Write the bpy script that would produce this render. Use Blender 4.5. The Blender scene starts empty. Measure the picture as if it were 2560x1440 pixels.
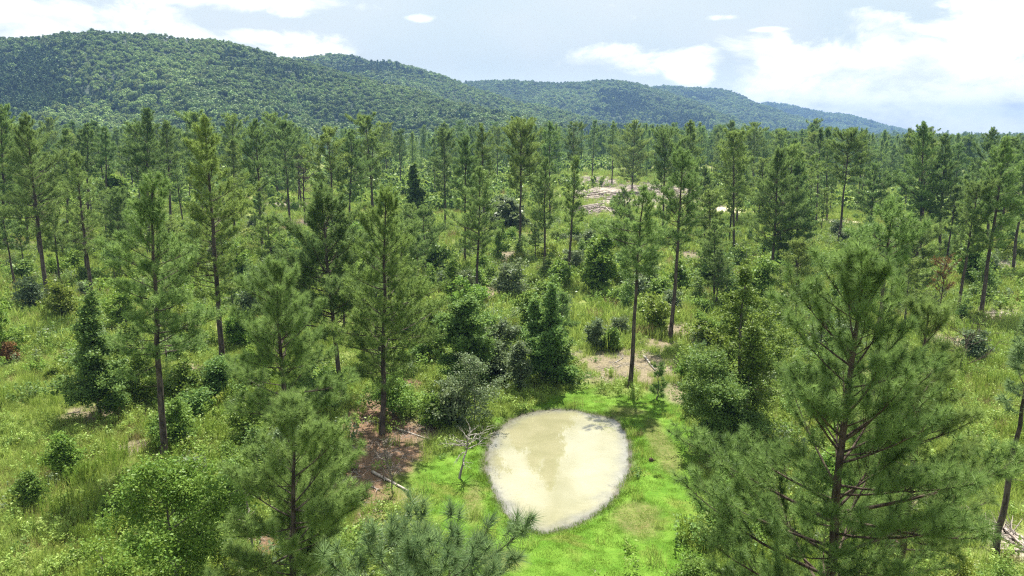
import bpy, math, random
import numpy as np

# ------------------------------------------------------------------ camera, sky, sun, exposure
SC = bpy.context.scene
R = math.radians
COL = SC.collection
CAM_H, FPX, PITCH = 20.0, 1898.0, R(11.3)
cam_data = bpy.data.cameras.new('camera')
cam = bpy.data.objects.new('camera', cam_data)
COL.objects.link(cam)
cam.location = (0, 0, CAM_H)
cam.rotation_euler = (R(90) - PITCH, 0, 0)
cam_data.sensor_width = 36.0
cam_data.lens = 36.0 * FPX / 2560.0
cam_data.clip_start = 0.2
cam_data.clip_end = 30000
SC.camera = cam

SUN_EL, SUN_AZ = R(62), R(7)           # azimuth measured from +Y towards +X
SC.view_settings.view_transform = 'Standard'
SC.view_settings.look = 'None'
SC.view_settings.exposure = 1.5
SC.view_settings.gamma = 1.0
SC.cycles.max_bounces = 6
SC.cycles.diffuse_bounces = 3
SC.cycles.transmission_bounces = 3
SC.cycles.volume_bounces = 0
SC.cycles.use_denoising = False
SC.cycles.pixel_filter_type = 'BLACKMAN_HARRIS'
SC.cycles.filter_width = 1.25
SC.cycles.sample_clamp_indirect = 4.0
SC.render.film_transparent = False


class NT:
    """small helper for writing node trees"""
    def __init__(s, tree):
        s.t = tree; s.n = tree.nodes; s.l = tree.links

    def put(s, sock, v):
        if hasattr(v, 'is_output'):
            s.l.new(v, sock)
        else:
            sock.default_value = v

    def node(s, typ, **kw):
        n = s.n.new(typ)
        for k, v in kw.items():
            setattr(n, k, v)
        return n

    def m(s, op, a, b=None, c=None, clamp=False):
        n = s.node('ShaderNodeMath', operation=op, use_clamp=clamp)
        s.put(n.inputs[0], a)
        if b is not None: s.put(n.inputs[1], b)
        if c is not None: s.put(n.inputs[2], c)
        return n.outputs[0]

    def step(s, x, lo, hi):
        n = s.node('ShaderNodeMapRange', interpolation_type='SMOOTHSTEP')
        s.put(n.inputs['Value'], x); s.put(n.inputs['From Min'], lo); s.put(n.inputs['From Max'], hi)
        return n.outputs[0]

    def mix(s, f, a, b):
        n = s.node('ShaderNodeMix', data_type='RGBA')
        s.put(n.inputs[0], f)
        s.put(n.inputs[6], a if hasattr(a, 'is_output') else (*a, 1) if len(a) == 3 else a)
        s.put(n.inputs[7], b if hasattr(b, 'is_output') else (*b, 1) if len(b) == 3 else b)
        return n.outputs[2]

    def noise(s, scale, detail=4, rough=.55, vec=None, dist=0.0):
        n = s.node('ShaderNodeTexNoise')
        n.inputs['Scale'].default_value = scale; n.inputs['Detail'].default_value = detail
        n.inputs['Roughness'].default_value = rough; n.inputs['Distortion'].default_value = dist
        if vec is not None: s.l.new(vec, n.inputs['Vector'])
        return n.outputs[0]

    def attr(s, name, typ='GEOMETRY'):
        n = s.node('ShaderNodeAttribute', attribute_name=name, attribute_type=typ)
        return n.outputs['Fac']


CP, SP = math.cos(PITCH), math.sin(PITCH)


def ray(px, py):
    a = (px - 1280.0) / FPX; b = -(py - 720.0) / FPX
    return a, CP + b * SP, -SP + b * CP


def build_world():
    w = bpy.data.worlds.new("World")
    SC.world = w
    w.use_nodes = True
    w.node_tree.nodes.clear()
    k = NT(w.node_tree)
    sky = k.node('ShaderNodeTexSky', sky_type='NISHITA')
    sky.sun_disc = False
    sky.sun_elevation = SUN_EL
    sky.sun_rotation = SUN_AZ
    sky.altitude = 200
    sky.air_density = 1.0; sky.dust_density = 1.5; sky.ozone_density = 1.0
    geo = k.node('ShaderNodeTexCoord')
    sep = k.node('ShaderNodeSeparateXYZ')
    k.l.new(geo.outputs['Generated'], sep.inputs[0])
    X, Y, Z = sep.outputs
    # clouds live on the sky by compass direction (u) and elevation (v)
    u = k.m('ARCTAN2', X, Y)
    v = k.m('ARCSINE', Z)
    cv = k.node('ShaderNodeCombineXYZ')
    k.put(cv.inputs[0], k.m('MULTIPLY', u, 1.0)); k.put(cv.inputs[1], k.m('MULTIPLY', v, 1.9))
    n1 = k.noise(11.0, 10, .62, cv.outputs[0], .35)
    # cloud banks by direction: (px, py, half width, half height, weight)
    spots = [(60, 60, 330, 65, 1.1), (660, 2, 190, 32, 1.0), (640, 95, 260, 26, .7), (760, 130, 190, 30, .75), (1745, 170, 75, 48, 1.0), (1560, 150, 260, 40, .55),
             (2230, 190, 360, 110, 1.25), (2480, 70, 130, 120, 1.2), (2120, 290, 420, 60, 1.0), (2450, 330, 260, 60, .9), (1050, 45, 40, 12, .6), (1810, 44, 60, 8, .6), (1930, 73, 60, 8, .6), (1280, -130, 420, 70, .9)]
    blobs = []
    for px, py, rw, rh, wt in spots:
        dx, dy, dz = ray(px, py)
        blobs.append((math.degrees(math.atan2(dx, dy)), math.degrees(math.atan2(dz, math.hypot(dx, dy))), math.degrees(rw / FPX), math.degrees(rh / FPX), wt))
    blobs += [(-8, 26, 13, 6.0, 1.0), (9, 24, 8, 5, 1.0), (20, 33, 16, 6, 1.0), (-30, 30, 9, 7, 1.0), (0, 42, 20, 6, .9)]
    field = None
    for az, el, rw, rh, wt in blobs:
        a = k.m('DIVIDE', k.m('SUBTRACT', u, R(az)), R(rw))
        b = k.m('DIVIDE', k.m('SUBTRACT', v, R(el)), R(rh))
        d = k.m('SUBTRACT', wt, k.m('ADD', k.m('MULTIPLY', a, a), k.m('MULTIPLY', b, b)))
        d = k.m('MAXIMUM', d, -1.0)
        field = d if field is None else k.m('MAXIMUM', field, d)
    n2 = k.noise(2.6, 6, .55, cv.outputs[0], .2)
    behind = k.m('MULTIPLY', k.step(k.m('ABSOLUTE', u), R(38), R(60)), k.m('SUBTRACT', k.m('MULTIPLY', n2, 6.0), 3.2))
    behind = k.m('SUBTRACT', behind, k.m('MULTIPLY', k.m('SUBTRACT', 1.0, k.step(k.m('ABSOLUTE', u), R(38), R(60))), 2.0))
    field = k.m('MAXIMUM', field, behind)
    field = k.m('ADD', field, k.m('MULTIPLY', k.m('SUBTRACT', n1, .5), 5.4))
    mask = k.step(field, -.25, 1.0)
    n3 = k.noise(10, 6, .6, cv.outputs[0], .2)
    shade = k.step(n3, .32, .62)
    cloud = k.mix(shade, (7.2, 7.5, 7.9), (11.5, 11.5, 11.4))
    # clouds are brighter towards the sun
    dot = k.node('ShaderNodeVectorMath', operation='DOT_PRODUCT')
    k.l.new(geo.outputs['Generated'], dot.inputs[0])
    dot.inputs[1].default_value = (math.sin(SUN_AZ) * math.cos(SUN_EL), math.cos(SUN_AZ) * math.cos(SUN_EL), math.sin(SUN_EL))
    glow = k.m('ADD', 1.0, k.m('MULTIPLY', k.step(dot.outputs['Value'], .6, .95), 2.6))
    vs = k.node('ShaderNodeVectorMath', operation='SCALE')
    k.l.new(cloud, vs.inputs[0]); k.put(vs.inputs['Scale'], glow)
    cloud = vs.outputs[0]
    veil = k.mix(k.step(k.noise(3.5, 5, .5, cv.outputs[0]), .3, .75), (5.0, 5.75, 5.85), (5.9, 6.2, 6.15))
    base = k.mix(.93, sky.outputs[0], veil)
    low = k.m('MULTIPLY', k.m('SUBTRACT', 1.0, k.step(v, R(.3), R(5.5))), .85)
    base = k.mix(low, base, (11.0, 11.6, 11.2))
    colr = k.mix(k.m('MULTIPLY', mask, .95), base, cloud)
    below = k.step(Z, -.05, -.01)
    colr = k.mix(below, (1.2, 1.4, 1.0), colr)
    bg = k.node('ShaderNodeBackground')
    k.l.new(colr, bg.inputs['Color'])
    bg.inputs['Strength'].default_value = 0.058
    out = k.node('ShaderNodeOutputWorld')
    k.l.new(bg.outputs[0], out.inputs['Surface'])


build_world()
sun_data = bpy.data.lights.new('sun', 'SUN')
sun_data.energy = 5.0
sun_data.angle = R(.53)
sun_data.color = (1.0, .955, .88)
sun = bpy.data.objects.new('sun', sun_data)
COL.objects.link(sun)
sun.rotation_euler = (R(90) - SUN_EL, 0, R(180) - SUN_AZ)
sun.location = (0, 0, 100)
# the lamp looks along its own -Z: from the sun's place ahead of the camera back towards it
from mathutils import Vector
_sd = Vector((math.sin(SUN_AZ) * math.cos(SUN_EL), math.cos(SUN_AZ) * math.cos(SUN_EL), math.sin(SUN_EL)))
sun.rotation_euler = _sd.to_track_quat('Z', 'Y').to_euler()

# ------------------------------------------------------------------ small numerics
rng = np.random.default_rng(7)


def sstep(a, b, x):
    t = np.clip((np.asarray(x, float) - a) / (b - a), 0, 1)
    return t * t * (3 - 2 * t)


def hash2(ix, iy, s):
    h = (ix.astype(np.int64) * 374761393 + iy.astype(np.int64) * 668265263 + s * 974711) & 0x7fffffff
    h = ((h ^ (h >> 13)) * 1274126177) & 0x7fffffff
    return ((h ^ (h >> 16)) & 0xffff) / 65535.0


def vnoise(x, y, s=0):
    x = np.asarray(x, float); y = np.asarray(y, float)
    ix = np.floor(x); iy = np.floor(y)
    fx = x - ix; fy = y - iy
    fx = fx * fx * (3 - 2 * fx); fy = fy * fy * (3 - 2 * fy)
    a = hash2(ix, iy, s); b = hash2(ix + 1, iy, s); c = hash2(ix, iy + 1, s); d = hash2(ix + 1, iy + 1, s)
    return (a * (1 - fx) + b * fx) * (1 - fy) + (c * (1 - fx) + d * fx) * fy


def fbm(x, y, s=0, o=4):
    t = 0; amp = .5; f = 1; n = 0
    for i in range(o):
        t = t + amp * vnoise(np.asarray(x) * f, np.asarray(y) * f, s + i * 17); n += amp; amp *= .5; f *= 2.03
    return t / n


def base_z(x, y):
    """the lie of the land, without the pond"""
    x = np.asarray(x, float); y = np.asarray(y, float)
    d = np.hypot(x, y)
    fwd = sstep(.0, .5, y / np.maximum(d, 1))
    side = 1 - .85 * sstep(.25, .52, x / np.maximum(y, 1))
    z = 6.0 * sstep(85, 430, d) * fwd * side
    near = sstep(14, 34, np.hypot(x - 3, y - 48))
    return z + near * (fbm(x / 23, y / 23, 3, 3) - .5) * 1.0 + sstep(300, 700, d) * (fbm(x / 160, y / 160, 9, 3) - .5) * 5


def hit(px, py):
    """where the sight line of a picture point meets the land"""
    dx, dy, dz = ray(px, py)
    z = 0.0
    for _ in range(40):
        t = (CAM_H - z) / max(-dz, .004)
        z = .5 * z + .5 * float(base_z(dx * t, dy * t))
    return dx * t, dy * t, z


def col_at(px, py, D):
    """the ground point D metres ahead, on the sight line through (px, py)"""
    dx, dy, dz = ray(px, py)
    t = D / dy
    x, y = dx * t, D
    return x, y, float(base_z(x, y))


def height_for(x, y, z, pyt):
    _, dy, dz = ray(1280, pyt)
    return CAM_H + dz * (y / dy) - z


def poly_sd(px, py, poly):
    """signed distance to a polygon, positive outside"""
    P = np.asarray(poly, float); Q = np.roll(P, -1, 0)
    px = np.asarray(px, float); py = np.asarray(py, float)
    best = np.full(px.shape, 1e9); inside = np.zeros(px.shape, bool)
    for (ax, ay), (bx, by) in zip(P, Q):
        ex, ey = bx - ax, by - ay
        t = np.clip(((px - ax) * ex + (py - ay) * ey) / (ex * ex + ey * ey), 0, 1)
        best = np.minimum(best, np.hypot(px - ax - t * ex, py - ay - t * ey))
        c = ((ay > py) != (by > py)) & (px < (bx - ax) * (py - ay) / (by - ay + 1e-12) + ax)
        inside ^= c
    return np.where(inside, -best, best)


def smooth_poly(P, n=2):
    P = np.asarray(P, float)
    for _ in range(n):
        Q = np.roll(P, -1, 0)
        P = np.stack([.75 * P + .25 * Q, .25 * P + .75 * Q], 1).reshape(-1, 2)
    return P


POND_PX = [(1390, 1022), (1330, 1028), (1280, 1045), (1238, 1075), (1216, 1110), (1208, 1150), (1213, 1190), (1236, 1235),
           (1260, 1280), (1292, 1314), (1345, 1338), (1400, 1328), (1452, 1310), (1500, 1280), (1543, 1240), (1570, 1190),
           (1581, 1150), (1577, 1110), (1562, 1075), (1543, 1050), (1522, 1042), (1480, 1036), (1440, 1024)]
WATER_Z = -.22


def px_at_z(px, py, z):
    dx, dy, dz = ray(px, py)
    t = (CAM_H - z) / -dz
    return dx * t, dy * t


POND = smooth_poly([px_at_z(a, b, WATER_Z) for a, b in POND_PX])
LAWN = smooth_poly([px_at_z(a, b, 0) for a, b in [
    (1020, 1160), (1090, 1140), (1180, 1120), (1215, 1060), (1320, 1000), (1450, 965), (1560, 985), (1690, 968), (1745, 1050), (1760, 1180),
    (1750, 1300), (1770, 1440), (1790, 1640), (1640, 1720), (1200, 1700), (1130, 1560), (1110, 1400), (1060, 1290), (1000, 1220)]])


def pond_sd(x, y):
    x = np.asarray(x, float)
    sd = np.full(x.shape, 99.0)
    m = (np.abs(x - 3) < 30) & (np.abs(np.asarray(y) - 49) < 30)
    if m.any():
        sd[m] = poly_sd(x[m], np.asarray(y)[m], POND)
    return sd


def lawn_mask(x, y):
    x = np.asarray(x, float); y = np.asarray(y, float)
    sd = np.full(x.shape, 99.0)
    m = (np.abs(x - 3) < 35) & (np.abs(y - 44) < 35)
    if m.any():
        sd[m] = poly_sd(x[m], y[m], LAWN)
    return 1 - sstep(-1.0, 1.2, sd + (fbm(x / 2.2, y / 2.2, 31, 3) - .5) * 4)


def ground_z(x, y):
    z = base_z(x, y)
    sd = pond_sd(x, y)
    bank = WATER_Z + np.clip(sd * .16 + .04 * np.sign(sd), -.5, 5)
    return np.where(sd < 8, np.minimum(z, np.where(sd < 0, WATER_Z + np.maximum(sd * .25, -.5) - .02, bank)), z)


def world_ellipse(px, py, rx, ry):
    x, y, _ = hit(px, py)
    x2, _, _ = hit(px + rx, py)
    _, ya, _ = hit(px, py - ry)
    _, yb, _ = hit(px, py + ry)
    return x, y, abs(x2 - x), max(abs(ya - yb) / 2, .5)


# bare / straw / sandy / slash patches: (px, py, rx, ry, kind) kind 0 tan earth, 1 red-brown straw, 2 grey slash, 3 white sand
PATCHES_PX = [(950, 1160, 120, 125, 1), (930, 1040, 80, 70, 1), (1050, 1090, 80, 35, 0), (1570, 915, 150, 50, 0), (1690, 830, 55, 28, 0), (1640, 860, 60, 20, 0),
              (1500, 455, 60, 13, 2), (1560, 487, 190, 34, 2), (1490, 528, 80, 15, 2), (1650, 475, 100, 20, 2), (1765, 502, 70, 14, 2), (1815, 527, 75, 12, 3), (2110, 556, 50, 5, 3),
              (1265, 640, 40, 16, 0), (475, 930, 45, 22, 0), (2480, 790, 65, 12, 2), (2515, 1350, 55, 50, 2), (225, 1030, 80, 25, 0),
              (40, 612, 70, 9, 0), (700, 512, 90, 7, 2), (2480, 660, 60, 14, 0), (640, 1380, 60, 60, 1), (1655, 1115, 32, 80, 1), (1590, 1290, 60, 45, 1),
              (1220, 730, 40, 18, 0), (1700, 985, 50, 25, 0), (1185, 1255, 25, 60, 1), (330, 1115, 60, 20, 0), (1250, 1400, 60, 30, 1),
              (1100, 500, 40, 8, 2), (760, 560, 60, 18, 1), (2380, 860, 70, 25, 0), (2330, 1250, 60, 60, 0), (1020, 960, 60, 25, 1), (1570, 1030, 60, 14, 1),
              (1730, 640, 30, 14, 0), (1960, 740, 40, 18, 0), (2050, 700, 30, 12, 0), (850, 1230, 60, 40, 1)]
PATCHES = [(*world_ellipse(a, b, c, d), kd) for a, b, c, d, kd in PATCHES_PX]


def patch_masks(x, y):
    x = np.asarray(x, float); y = np.asarray(y, float)
    out = [np.zeros(x.shape) for _ in range(4)]
    wob = (fbm(x / 1.9, y / 1.9, 77, 4) - .5) * 2.2
    for cx, cy, rx, ry, kd in PATCHES:
        q = ((x - cx) / rx) ** 2 + ((y - cy) / ry) ** 2
        m = q < 6
        if m.any():
            f = np.zeros(x.shape)
            f[m] = 1 - sstep(.55, 1.25, np.sqrt(q[m]) + wob[m] * .45)
            out[kd] = np.maximum(out[kd], f)
    return out


# ------------------------------------------------------------------ mesh helpers
def new_obj(name, V, F, mat, parent=None, tint=None, attrs=None, smooth=False, F3=None):
    """V (n,3); F a list of index arrays (m,3) or (m,4)"""
    me = bpy.data.meshes.new(name)
    Fs = [f for f in (F if isinstance(F, (list, tuple)) else [F]) if f is not None and len(f)]
    V = np.ascontiguousarray(V, np.float32)
    me.vertices.add(len(V)); me.vertices.foreach_set('co', V.ravel())
    loops = np.concatenate([f.ravel() for f in Fs]).astype(np.int32)
    tot = np.concatenate([np.full(len(f), f.shape[1], np.int32) for f in Fs])
    start = np.concatenate([[0], np.cumsum(tot)[:-1]]).astype(np.int32)
    me.loops.add(len(loops)); me.loops.foreach_set('vertex_index', loops)
    me.polygons.add(len(tot)); me.polygons.foreach_set('loop_start', start)
    try:
        me.polygons.foreach_set('loop_total', tot)
    except Exception:
        pass
    if smooth:
        me.polygons.foreach_set('use_smooth', np.ones(len(tot), bool))
    at = dict(attrs or {})
    if tint is not None: at['tint'] = tint
    for k, a in at.items():
        d = me.attributes.new(k, 'FLOAT', 'POINT')
        d.data.foreach_set('value', np.ascontiguousarray(a, np.float32))
    me.update(calc_edges=True)
    me.validate()
    if mat: me.materials.append(mat)
    o = bpy.data.objects.new(name, me)
    COL.objects.link(o)
    if parent: o.parent = parent
    return o


class Tubes:
    def __init__(s): s.V = []; s.F = []; s.n = 0

    def add(s, P, rad, sides=5):
        P = np.asarray(P, float); rad = np.asarray(rad, float); n = len(P)
        T = np.gradient(P, axis=0); T /= np.linalg.norm(T, axis=1)[:, None] + 1e-9
        ref = np.array([1., 0, 0]) if abs(T[:, 2]).mean() > .7 else np.array([0, 0, 1.])
        A = np.cross(T, ref); A /= np.linalg.norm(A, axis=1)[:, None] + 1e-9
        B = np.cross(T, A)
        th = np.arange(sides) * 2 * math.pi / sides
        ring = P[:, None] + rad[:, None, None] * (A[:, None] * np.cos(th)[None, :, None] + B[:, None] * np.sin(th)[None, :, None])
        i = np.arange(n - 1)[:, None] * sides; j = np.arange(sides)[None]; j2 = (j + 1) % sides
        f = np.stack([i + j, i + j2, i + sides + j2, i + sides + j], -1).reshape(-1, 4) + s.n
        s.V.append(ring.reshape(-1, 3)); s.F.append(f); s.n += n * sides

    def arrays(s): return np.concatenate(s.V), np.concatenate(s.F)


def unit(v):
    v = np.asarray(v, float)
    return v / (np.linalg.norm(v, axis=-1, keepdims=True) + 1e-9)


def needles(P, Dr, k, ln, w, g, twig=.2, flare=(18, 78)):
    """sprays of needles: for each tuft at P pointing along Dr, k thin triangles"""
    n = len(P)
    Dr = unit(Dr)
    u = g.random((n, k)) ** .8
    ang = np.radians(flare[0] + (flare[1] - flare[0]) * (1 - u) + g.normal(0, 9, (n, k)))
    phi = g.random((n, k)) * 2 * math.pi
    ref = np.where(np.abs(Dr[:, 2:3]) > .8, np.array([[1., 0, 0]]), np.array([[0, 0, 1.]]))
    A = unit(np.cross(Dr, ref)); B = np.cross(Dr, A)
    nd = Dr[:, None] * np.cos(ang)[..., None] + (A[:, None] * np.cos(phi)[..., None] + B[:, None] * np.sin(phi)[..., None]) * np.sin(ang)[..., None]
    L = ln * (.75 + .5 * g.random((n, k)))
    root = P[:, None] + Dr[:, None] * (twig * (u - .75))[..., None]
    tip = root + nd * L[..., None]
    tip[..., 2] -= .04 * L
    side = unit(np.cross(nd, g.normal(0, 1, (n, k, 3)))) * (w / 2)
    V = np.stack([root - side, root + side, tip], 2).reshape(-1, 3)
    F = np.arange(n * k * 3).reshape(-1, 3)
    return V, F


# ------------------------------------------------------------------ materials
def leaf_mat(name, dark, light, transl, rough=.5, hue_var=.25, yellow=None, through=(.16, .2, .015)):
    m = bpy.data.materials.new(name); m.use_nodes = True
    m.node_tree.nodes.clear(); k = NT(m.node_tree)
    t = k.attr('tint')
    oi = k.node('ShaderNodeObjectInfo')
    c = k.mix(t, dark, light)
    if yellow:
        c = k.mix(k.m('MULTIPLY', k.step(oi.outputs['Random'], .45, 1.0), hue_var * 2), c, yellow)
    hs = k.node('ShaderNodeHueSaturation')
    k.put(hs.inputs['Hue'], k.m('ADD', .5 - .012, k.m('MULTIPLY', oi.outputs['Random'], .024)))
    rnd2 = k.m('FRACT', k.m('MULTIPLY', oi.outputs['Random'], 17.31))
    k.put(hs.inputs['Value'], k.m('ADD', 1 - hue_var / 2, k.m('MULTIPLY', rnd2, hue_var)))
    k.put(hs.inputs['Color'], c)
    p = k.node('ShaderNodeBsdfPrincipled')
    k.put(p.inputs['Base Color'], hs.outputs[0])
    p.inputs['Roughness'].default_value = rough
    p.inputs['Specular IOR Level'].default_value = .14
    tr = k.node('ShaderNodeBsdfTranslucent')
    g = k.node('ShaderNodeGamma'); k.put(g.inputs[0], hs.outputs[0]); g.inputs[1].default_value = .92
    k.put(tr.inputs[0], k.mix(.35, g.outputs[0], through))
    mx = k.node('ShaderNodeMixShader'); mx.inputs[0].default_value = transl
    k.l.new(p.outputs[0], mx.inputs[1]); k.l.new(tr.outputs[0], mx.inputs[2])
    o = k.node('ShaderNodeOutputMaterial'); k.l.new(mx.outputs[0], o.inputs['Surface'])
    return m


def bark_mat(name, a, b, scale=6.0, stretch=.25):
    m = bpy.data.materials.new(name); m.use_nodes = True
    m.node_tree.nodes.clear(); k = NT(m.node_tree)
    tc = k.node('ShaderNodeTexCoord'); mp = k.node('ShaderNodeMapping')
    k.l.new(tc.outputs['Object'], mp.inputs['Vector']); mp.inputs['Scale'].default_value = (1, 1, stretch)
    n = k.noise(scale, 6, .65, mp.outputs[0], .4)
    n2 = k.noise(scale * .15, 3, .5, tc.outputs['Object'])
    f = k.m('ADD', k.step(n, .38, .62), k.m('MULTIPLY', k.m('SUBTRACT', n2, .5), .6), clamp=True)
    p = k.node('ShaderNodeBsdfPrincipled')
    k.put(p.inputs['Base Color'], k.mix(f, a, b))
    p.inputs['Roughness'].default_value = .9; p.inputs['Specular IOR Level'].default_value = .15
    bp = k.node('ShaderNodeBump'); bp.inputs['Strength'].default_value = .6; bp.inputs['Distance'].default_value = .03
    k.l.new(n, bp.inputs['Height']); k.l.new(bp.outputs[0], p.inputs['Normal'])
    o = k.node('ShaderNodeOutputMaterial'); k.l.new(p.outputs[0], o.inputs['Surface'])
    return m


M = {}
M['needle'] = leaf_mat('pine_needles', (0.09449, 0.1646, 0.04571), (0.2436, 0.3638, 0.09899), .46, .45, .3, through=(.15, .205, .045))
M['needle_blue'] = leaf_mat('blue_pine_needles', (0.08747, 0.1552, 0.06694), (0.2161, 0.3213, 0.1339), .46, .45, .15, through=(.15, .205, .045))
M['needle_dark'] = leaf_mat('dark_pine_needles', (0.06792, 0.1304, 0.0419), (0.1846, 0.2882, 0.08123), .46, .45, .3, through=(.15, .205, .045))
M['needle_olive'] = leaf_mat('olive_pine_needles', (0.1151, 0.1784, 0.04062), (0.2806, 0.3774, 0.08884), .46, .45, .3, through=(.15, .205, .045))
M['needle_rust'] = leaf_mat('rusty_dead_needles', (.14, .055, .022), (.27, .13, .06), .25, .7, .2)
M['leaf_dark'] = leaf_mat('dark_green_leaves', (0.07392, 0.1481, 0.03696), (0.1814, 0.2898, 0.07392), .44, .48, .3)
M['leaf_mid'] = leaf_mat('mid_green_leaves', (0.08467, 0.1646, 0.02885), (0.2056, 0.3073, 0.06182), .42, .46, .3)
M['leaf_bright'] = leaf_mat('bright_green_leaves', (0.09072, 0.1866, 0.02576), (0.2177, 0.3293, 0.06182), .44, .45, .25)
M['leaf_grey'] = leaf_mat('grey_green_leaves', (.08, .125, .05), (.2, .26, .14), .36, .42, .25)
M['leaf_yellow'] = leaf_mat('yellow_green_leaves', (.1, .15, .022), (.22, .27, .045), .42, .4, .3)
M['leaf_red'] = leaf_mat('reddish_leaves', (.16, .07, .03), (.25, .14, .06), .3, .5, .3)
M['grass'] = leaf_mat('field_grass', (0.1813, 0.2763, 0.05185), (0.3791, 0.4913, 0.1111), .45, .55, .22, (.25, .27, .08))
M['straw'] = leaf_mat('dry_grass', (.2, .16, .07), (.33, .27, .13), .35, .6, .3)
M['lawn'] = leaf_mat('pond_grass', (0.06646, 0.1428, 0.01071), (0.1329, 0.2335, 0.02295), .42, .55, .2, (.16, .26, .03))
M['weed'] = leaf_mat('weed_leaves', (0.1401, 0.2456, 0.04445), (0.3296, 0.4605, 0.1111), .42, .45, .25, (.24, .26, .05))
M['dog_fennel'] = leaf_mat('tall_weed_plumes', (0.144, 0.2342, 0.03221), (0.2879, 0.3953, 0.0732), .42, .5, .25)
M['hill_leaf'] = leaf_mat('hill_tree_leaves', (0.07425, 0.1377, 0.04095), (0.198, 0.3078, 0.08663), .25, .6, .75, (.12, .17, .045))
M['hill_pale'] = leaf_mat('pale_hill_tree_leaves', (0.1155, 0.2025, 0.05513), (0.2805, 0.405, 0.1103), .3, .6, .5, (.18, .22, .06))
M['hill_pine'] = leaf_mat('hill_pine_leaves', (0.0375, 0.0825, 0.036), (0.0975, 0.165, 0.06), .2, .6, .5)
M['bark'] = bark_mat('pine_bark', (.034, .027, .022), (.115, .092, .076))
M['bark_red'] = bark_mat('reddish_pine_bark', (.034, .025, .019), (.105, .078, .06))
M['bark_grey'] = bark_mat('grey_bark', (.08, .07, .06), (.2, .18, .155))
M['dead'] = bark_mat('bare_dead_wood', (.16, .14, .12), (.4, .37, .33), 5)
M['dead_dark'] = bark_mat('weathered_dead_wood', (.09, .075, .065), (.26, .22, .19), 5)
M['log'] = bark_mat('weathered_logs', (.17, .14, .115), (.42, .37, .32), 4)
M['cone'] = bark_mat('pine_cones', (.03, .02, .014), (.09, .06, .04), 20, 1)


def ground_mat():
    m = bpy.data.materials.new('field_ground'); m.use_nodes = True
    m.node_tree.nodes.clear(); k = NT(m.node_tree)
    tc = k.node('ShaderNodeTexCoord'); P = tc.outputs['Object']
    big = k.noise(.05, 5, .6, P); mid = k.noise(.45, 6, .65, P); fine = k.noise(5.0, 6, .7, P)
    field = k.mix(k.step(mid, .35, .65), (.09, .12, .03), (.19, .22, .06))
    field = k.mix(k.m('MULTIPLY', k.step(big, .5, .7), .5), field, (.2, .17, .08))
    field = k.mix(k.m('MULTIPLY', k.step(fine, .45, .7), .35), field, (.03, .036, .014))
    lawn = k.mix(k.step(k.noise(.7, 5, .6, P), .35, .68), (.065, .145, .012), (.12, .215, .026))
    lawn = k.mix(k.m('MULTIPLY', k.step(fine, .5, .72), .5), lawn, (.06, .10, .012))
    lawn = k.mix(k.m('MULTIPLY', k.step(k.noise(.33, 5, .6, P, .6),   .54, .7), .45), lawn, (.17, .125, .045))
    tan = k.mix(k.step(fine, .35, .66), (.115, .095, .06), (.225, .185, .12))
    red = k.mix(k.step(fine, .35, .66), (.085, .05, .033), (.2, .125, .082))
    slash = k.mix(k.step(fine, .35, .66), (.17, .14, .11), (.4, .35, .3))
    sand = k.mix(k.step(fine, .3, .7), (.5, .42, .28), (.72, .64, .48))
    c = k.mix(k.attr('lawn'), field, lawn)
    mot = k.m('ADD', .55, k.m('MULTIPLY', fine, .8), clamp=True)
    for a, cc in (('tan', tan), ('red', red), ('slash', slash), ('sand', sand)):
        c = k.mix(k.m('MULTIPLY', k.attr(a), mot, clamp=True), c, cc)
    mud = k.mix(k.step(fine, .4, .6), (.05, .045, .03), (.11, .098, .07))
    c = k.mix(k.attr('shore'), c, mud)
    p = k.node('ShaderNodeBsdfPrincipled'); k.put(p.inputs['Base Color'], c)
    p.inputs['Roughness'].default_value = .95; p.inputs['Specular IOR Level'].default_value = .1
    bp = k.node('ShaderNodeBump'); bp.inputs['Strength'].default_value = .8; bp.inputs['Distance'].default_value = .12
    k.l.new(fine, bp.inputs['Height']); k.l.new(bp.outputs[0], p.inputs['Normal'])
    o = k.node('ShaderNodeOutputMaterial'); k.l.new(p.outputs[0], o.inputs['Surface'])
    return m


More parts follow.
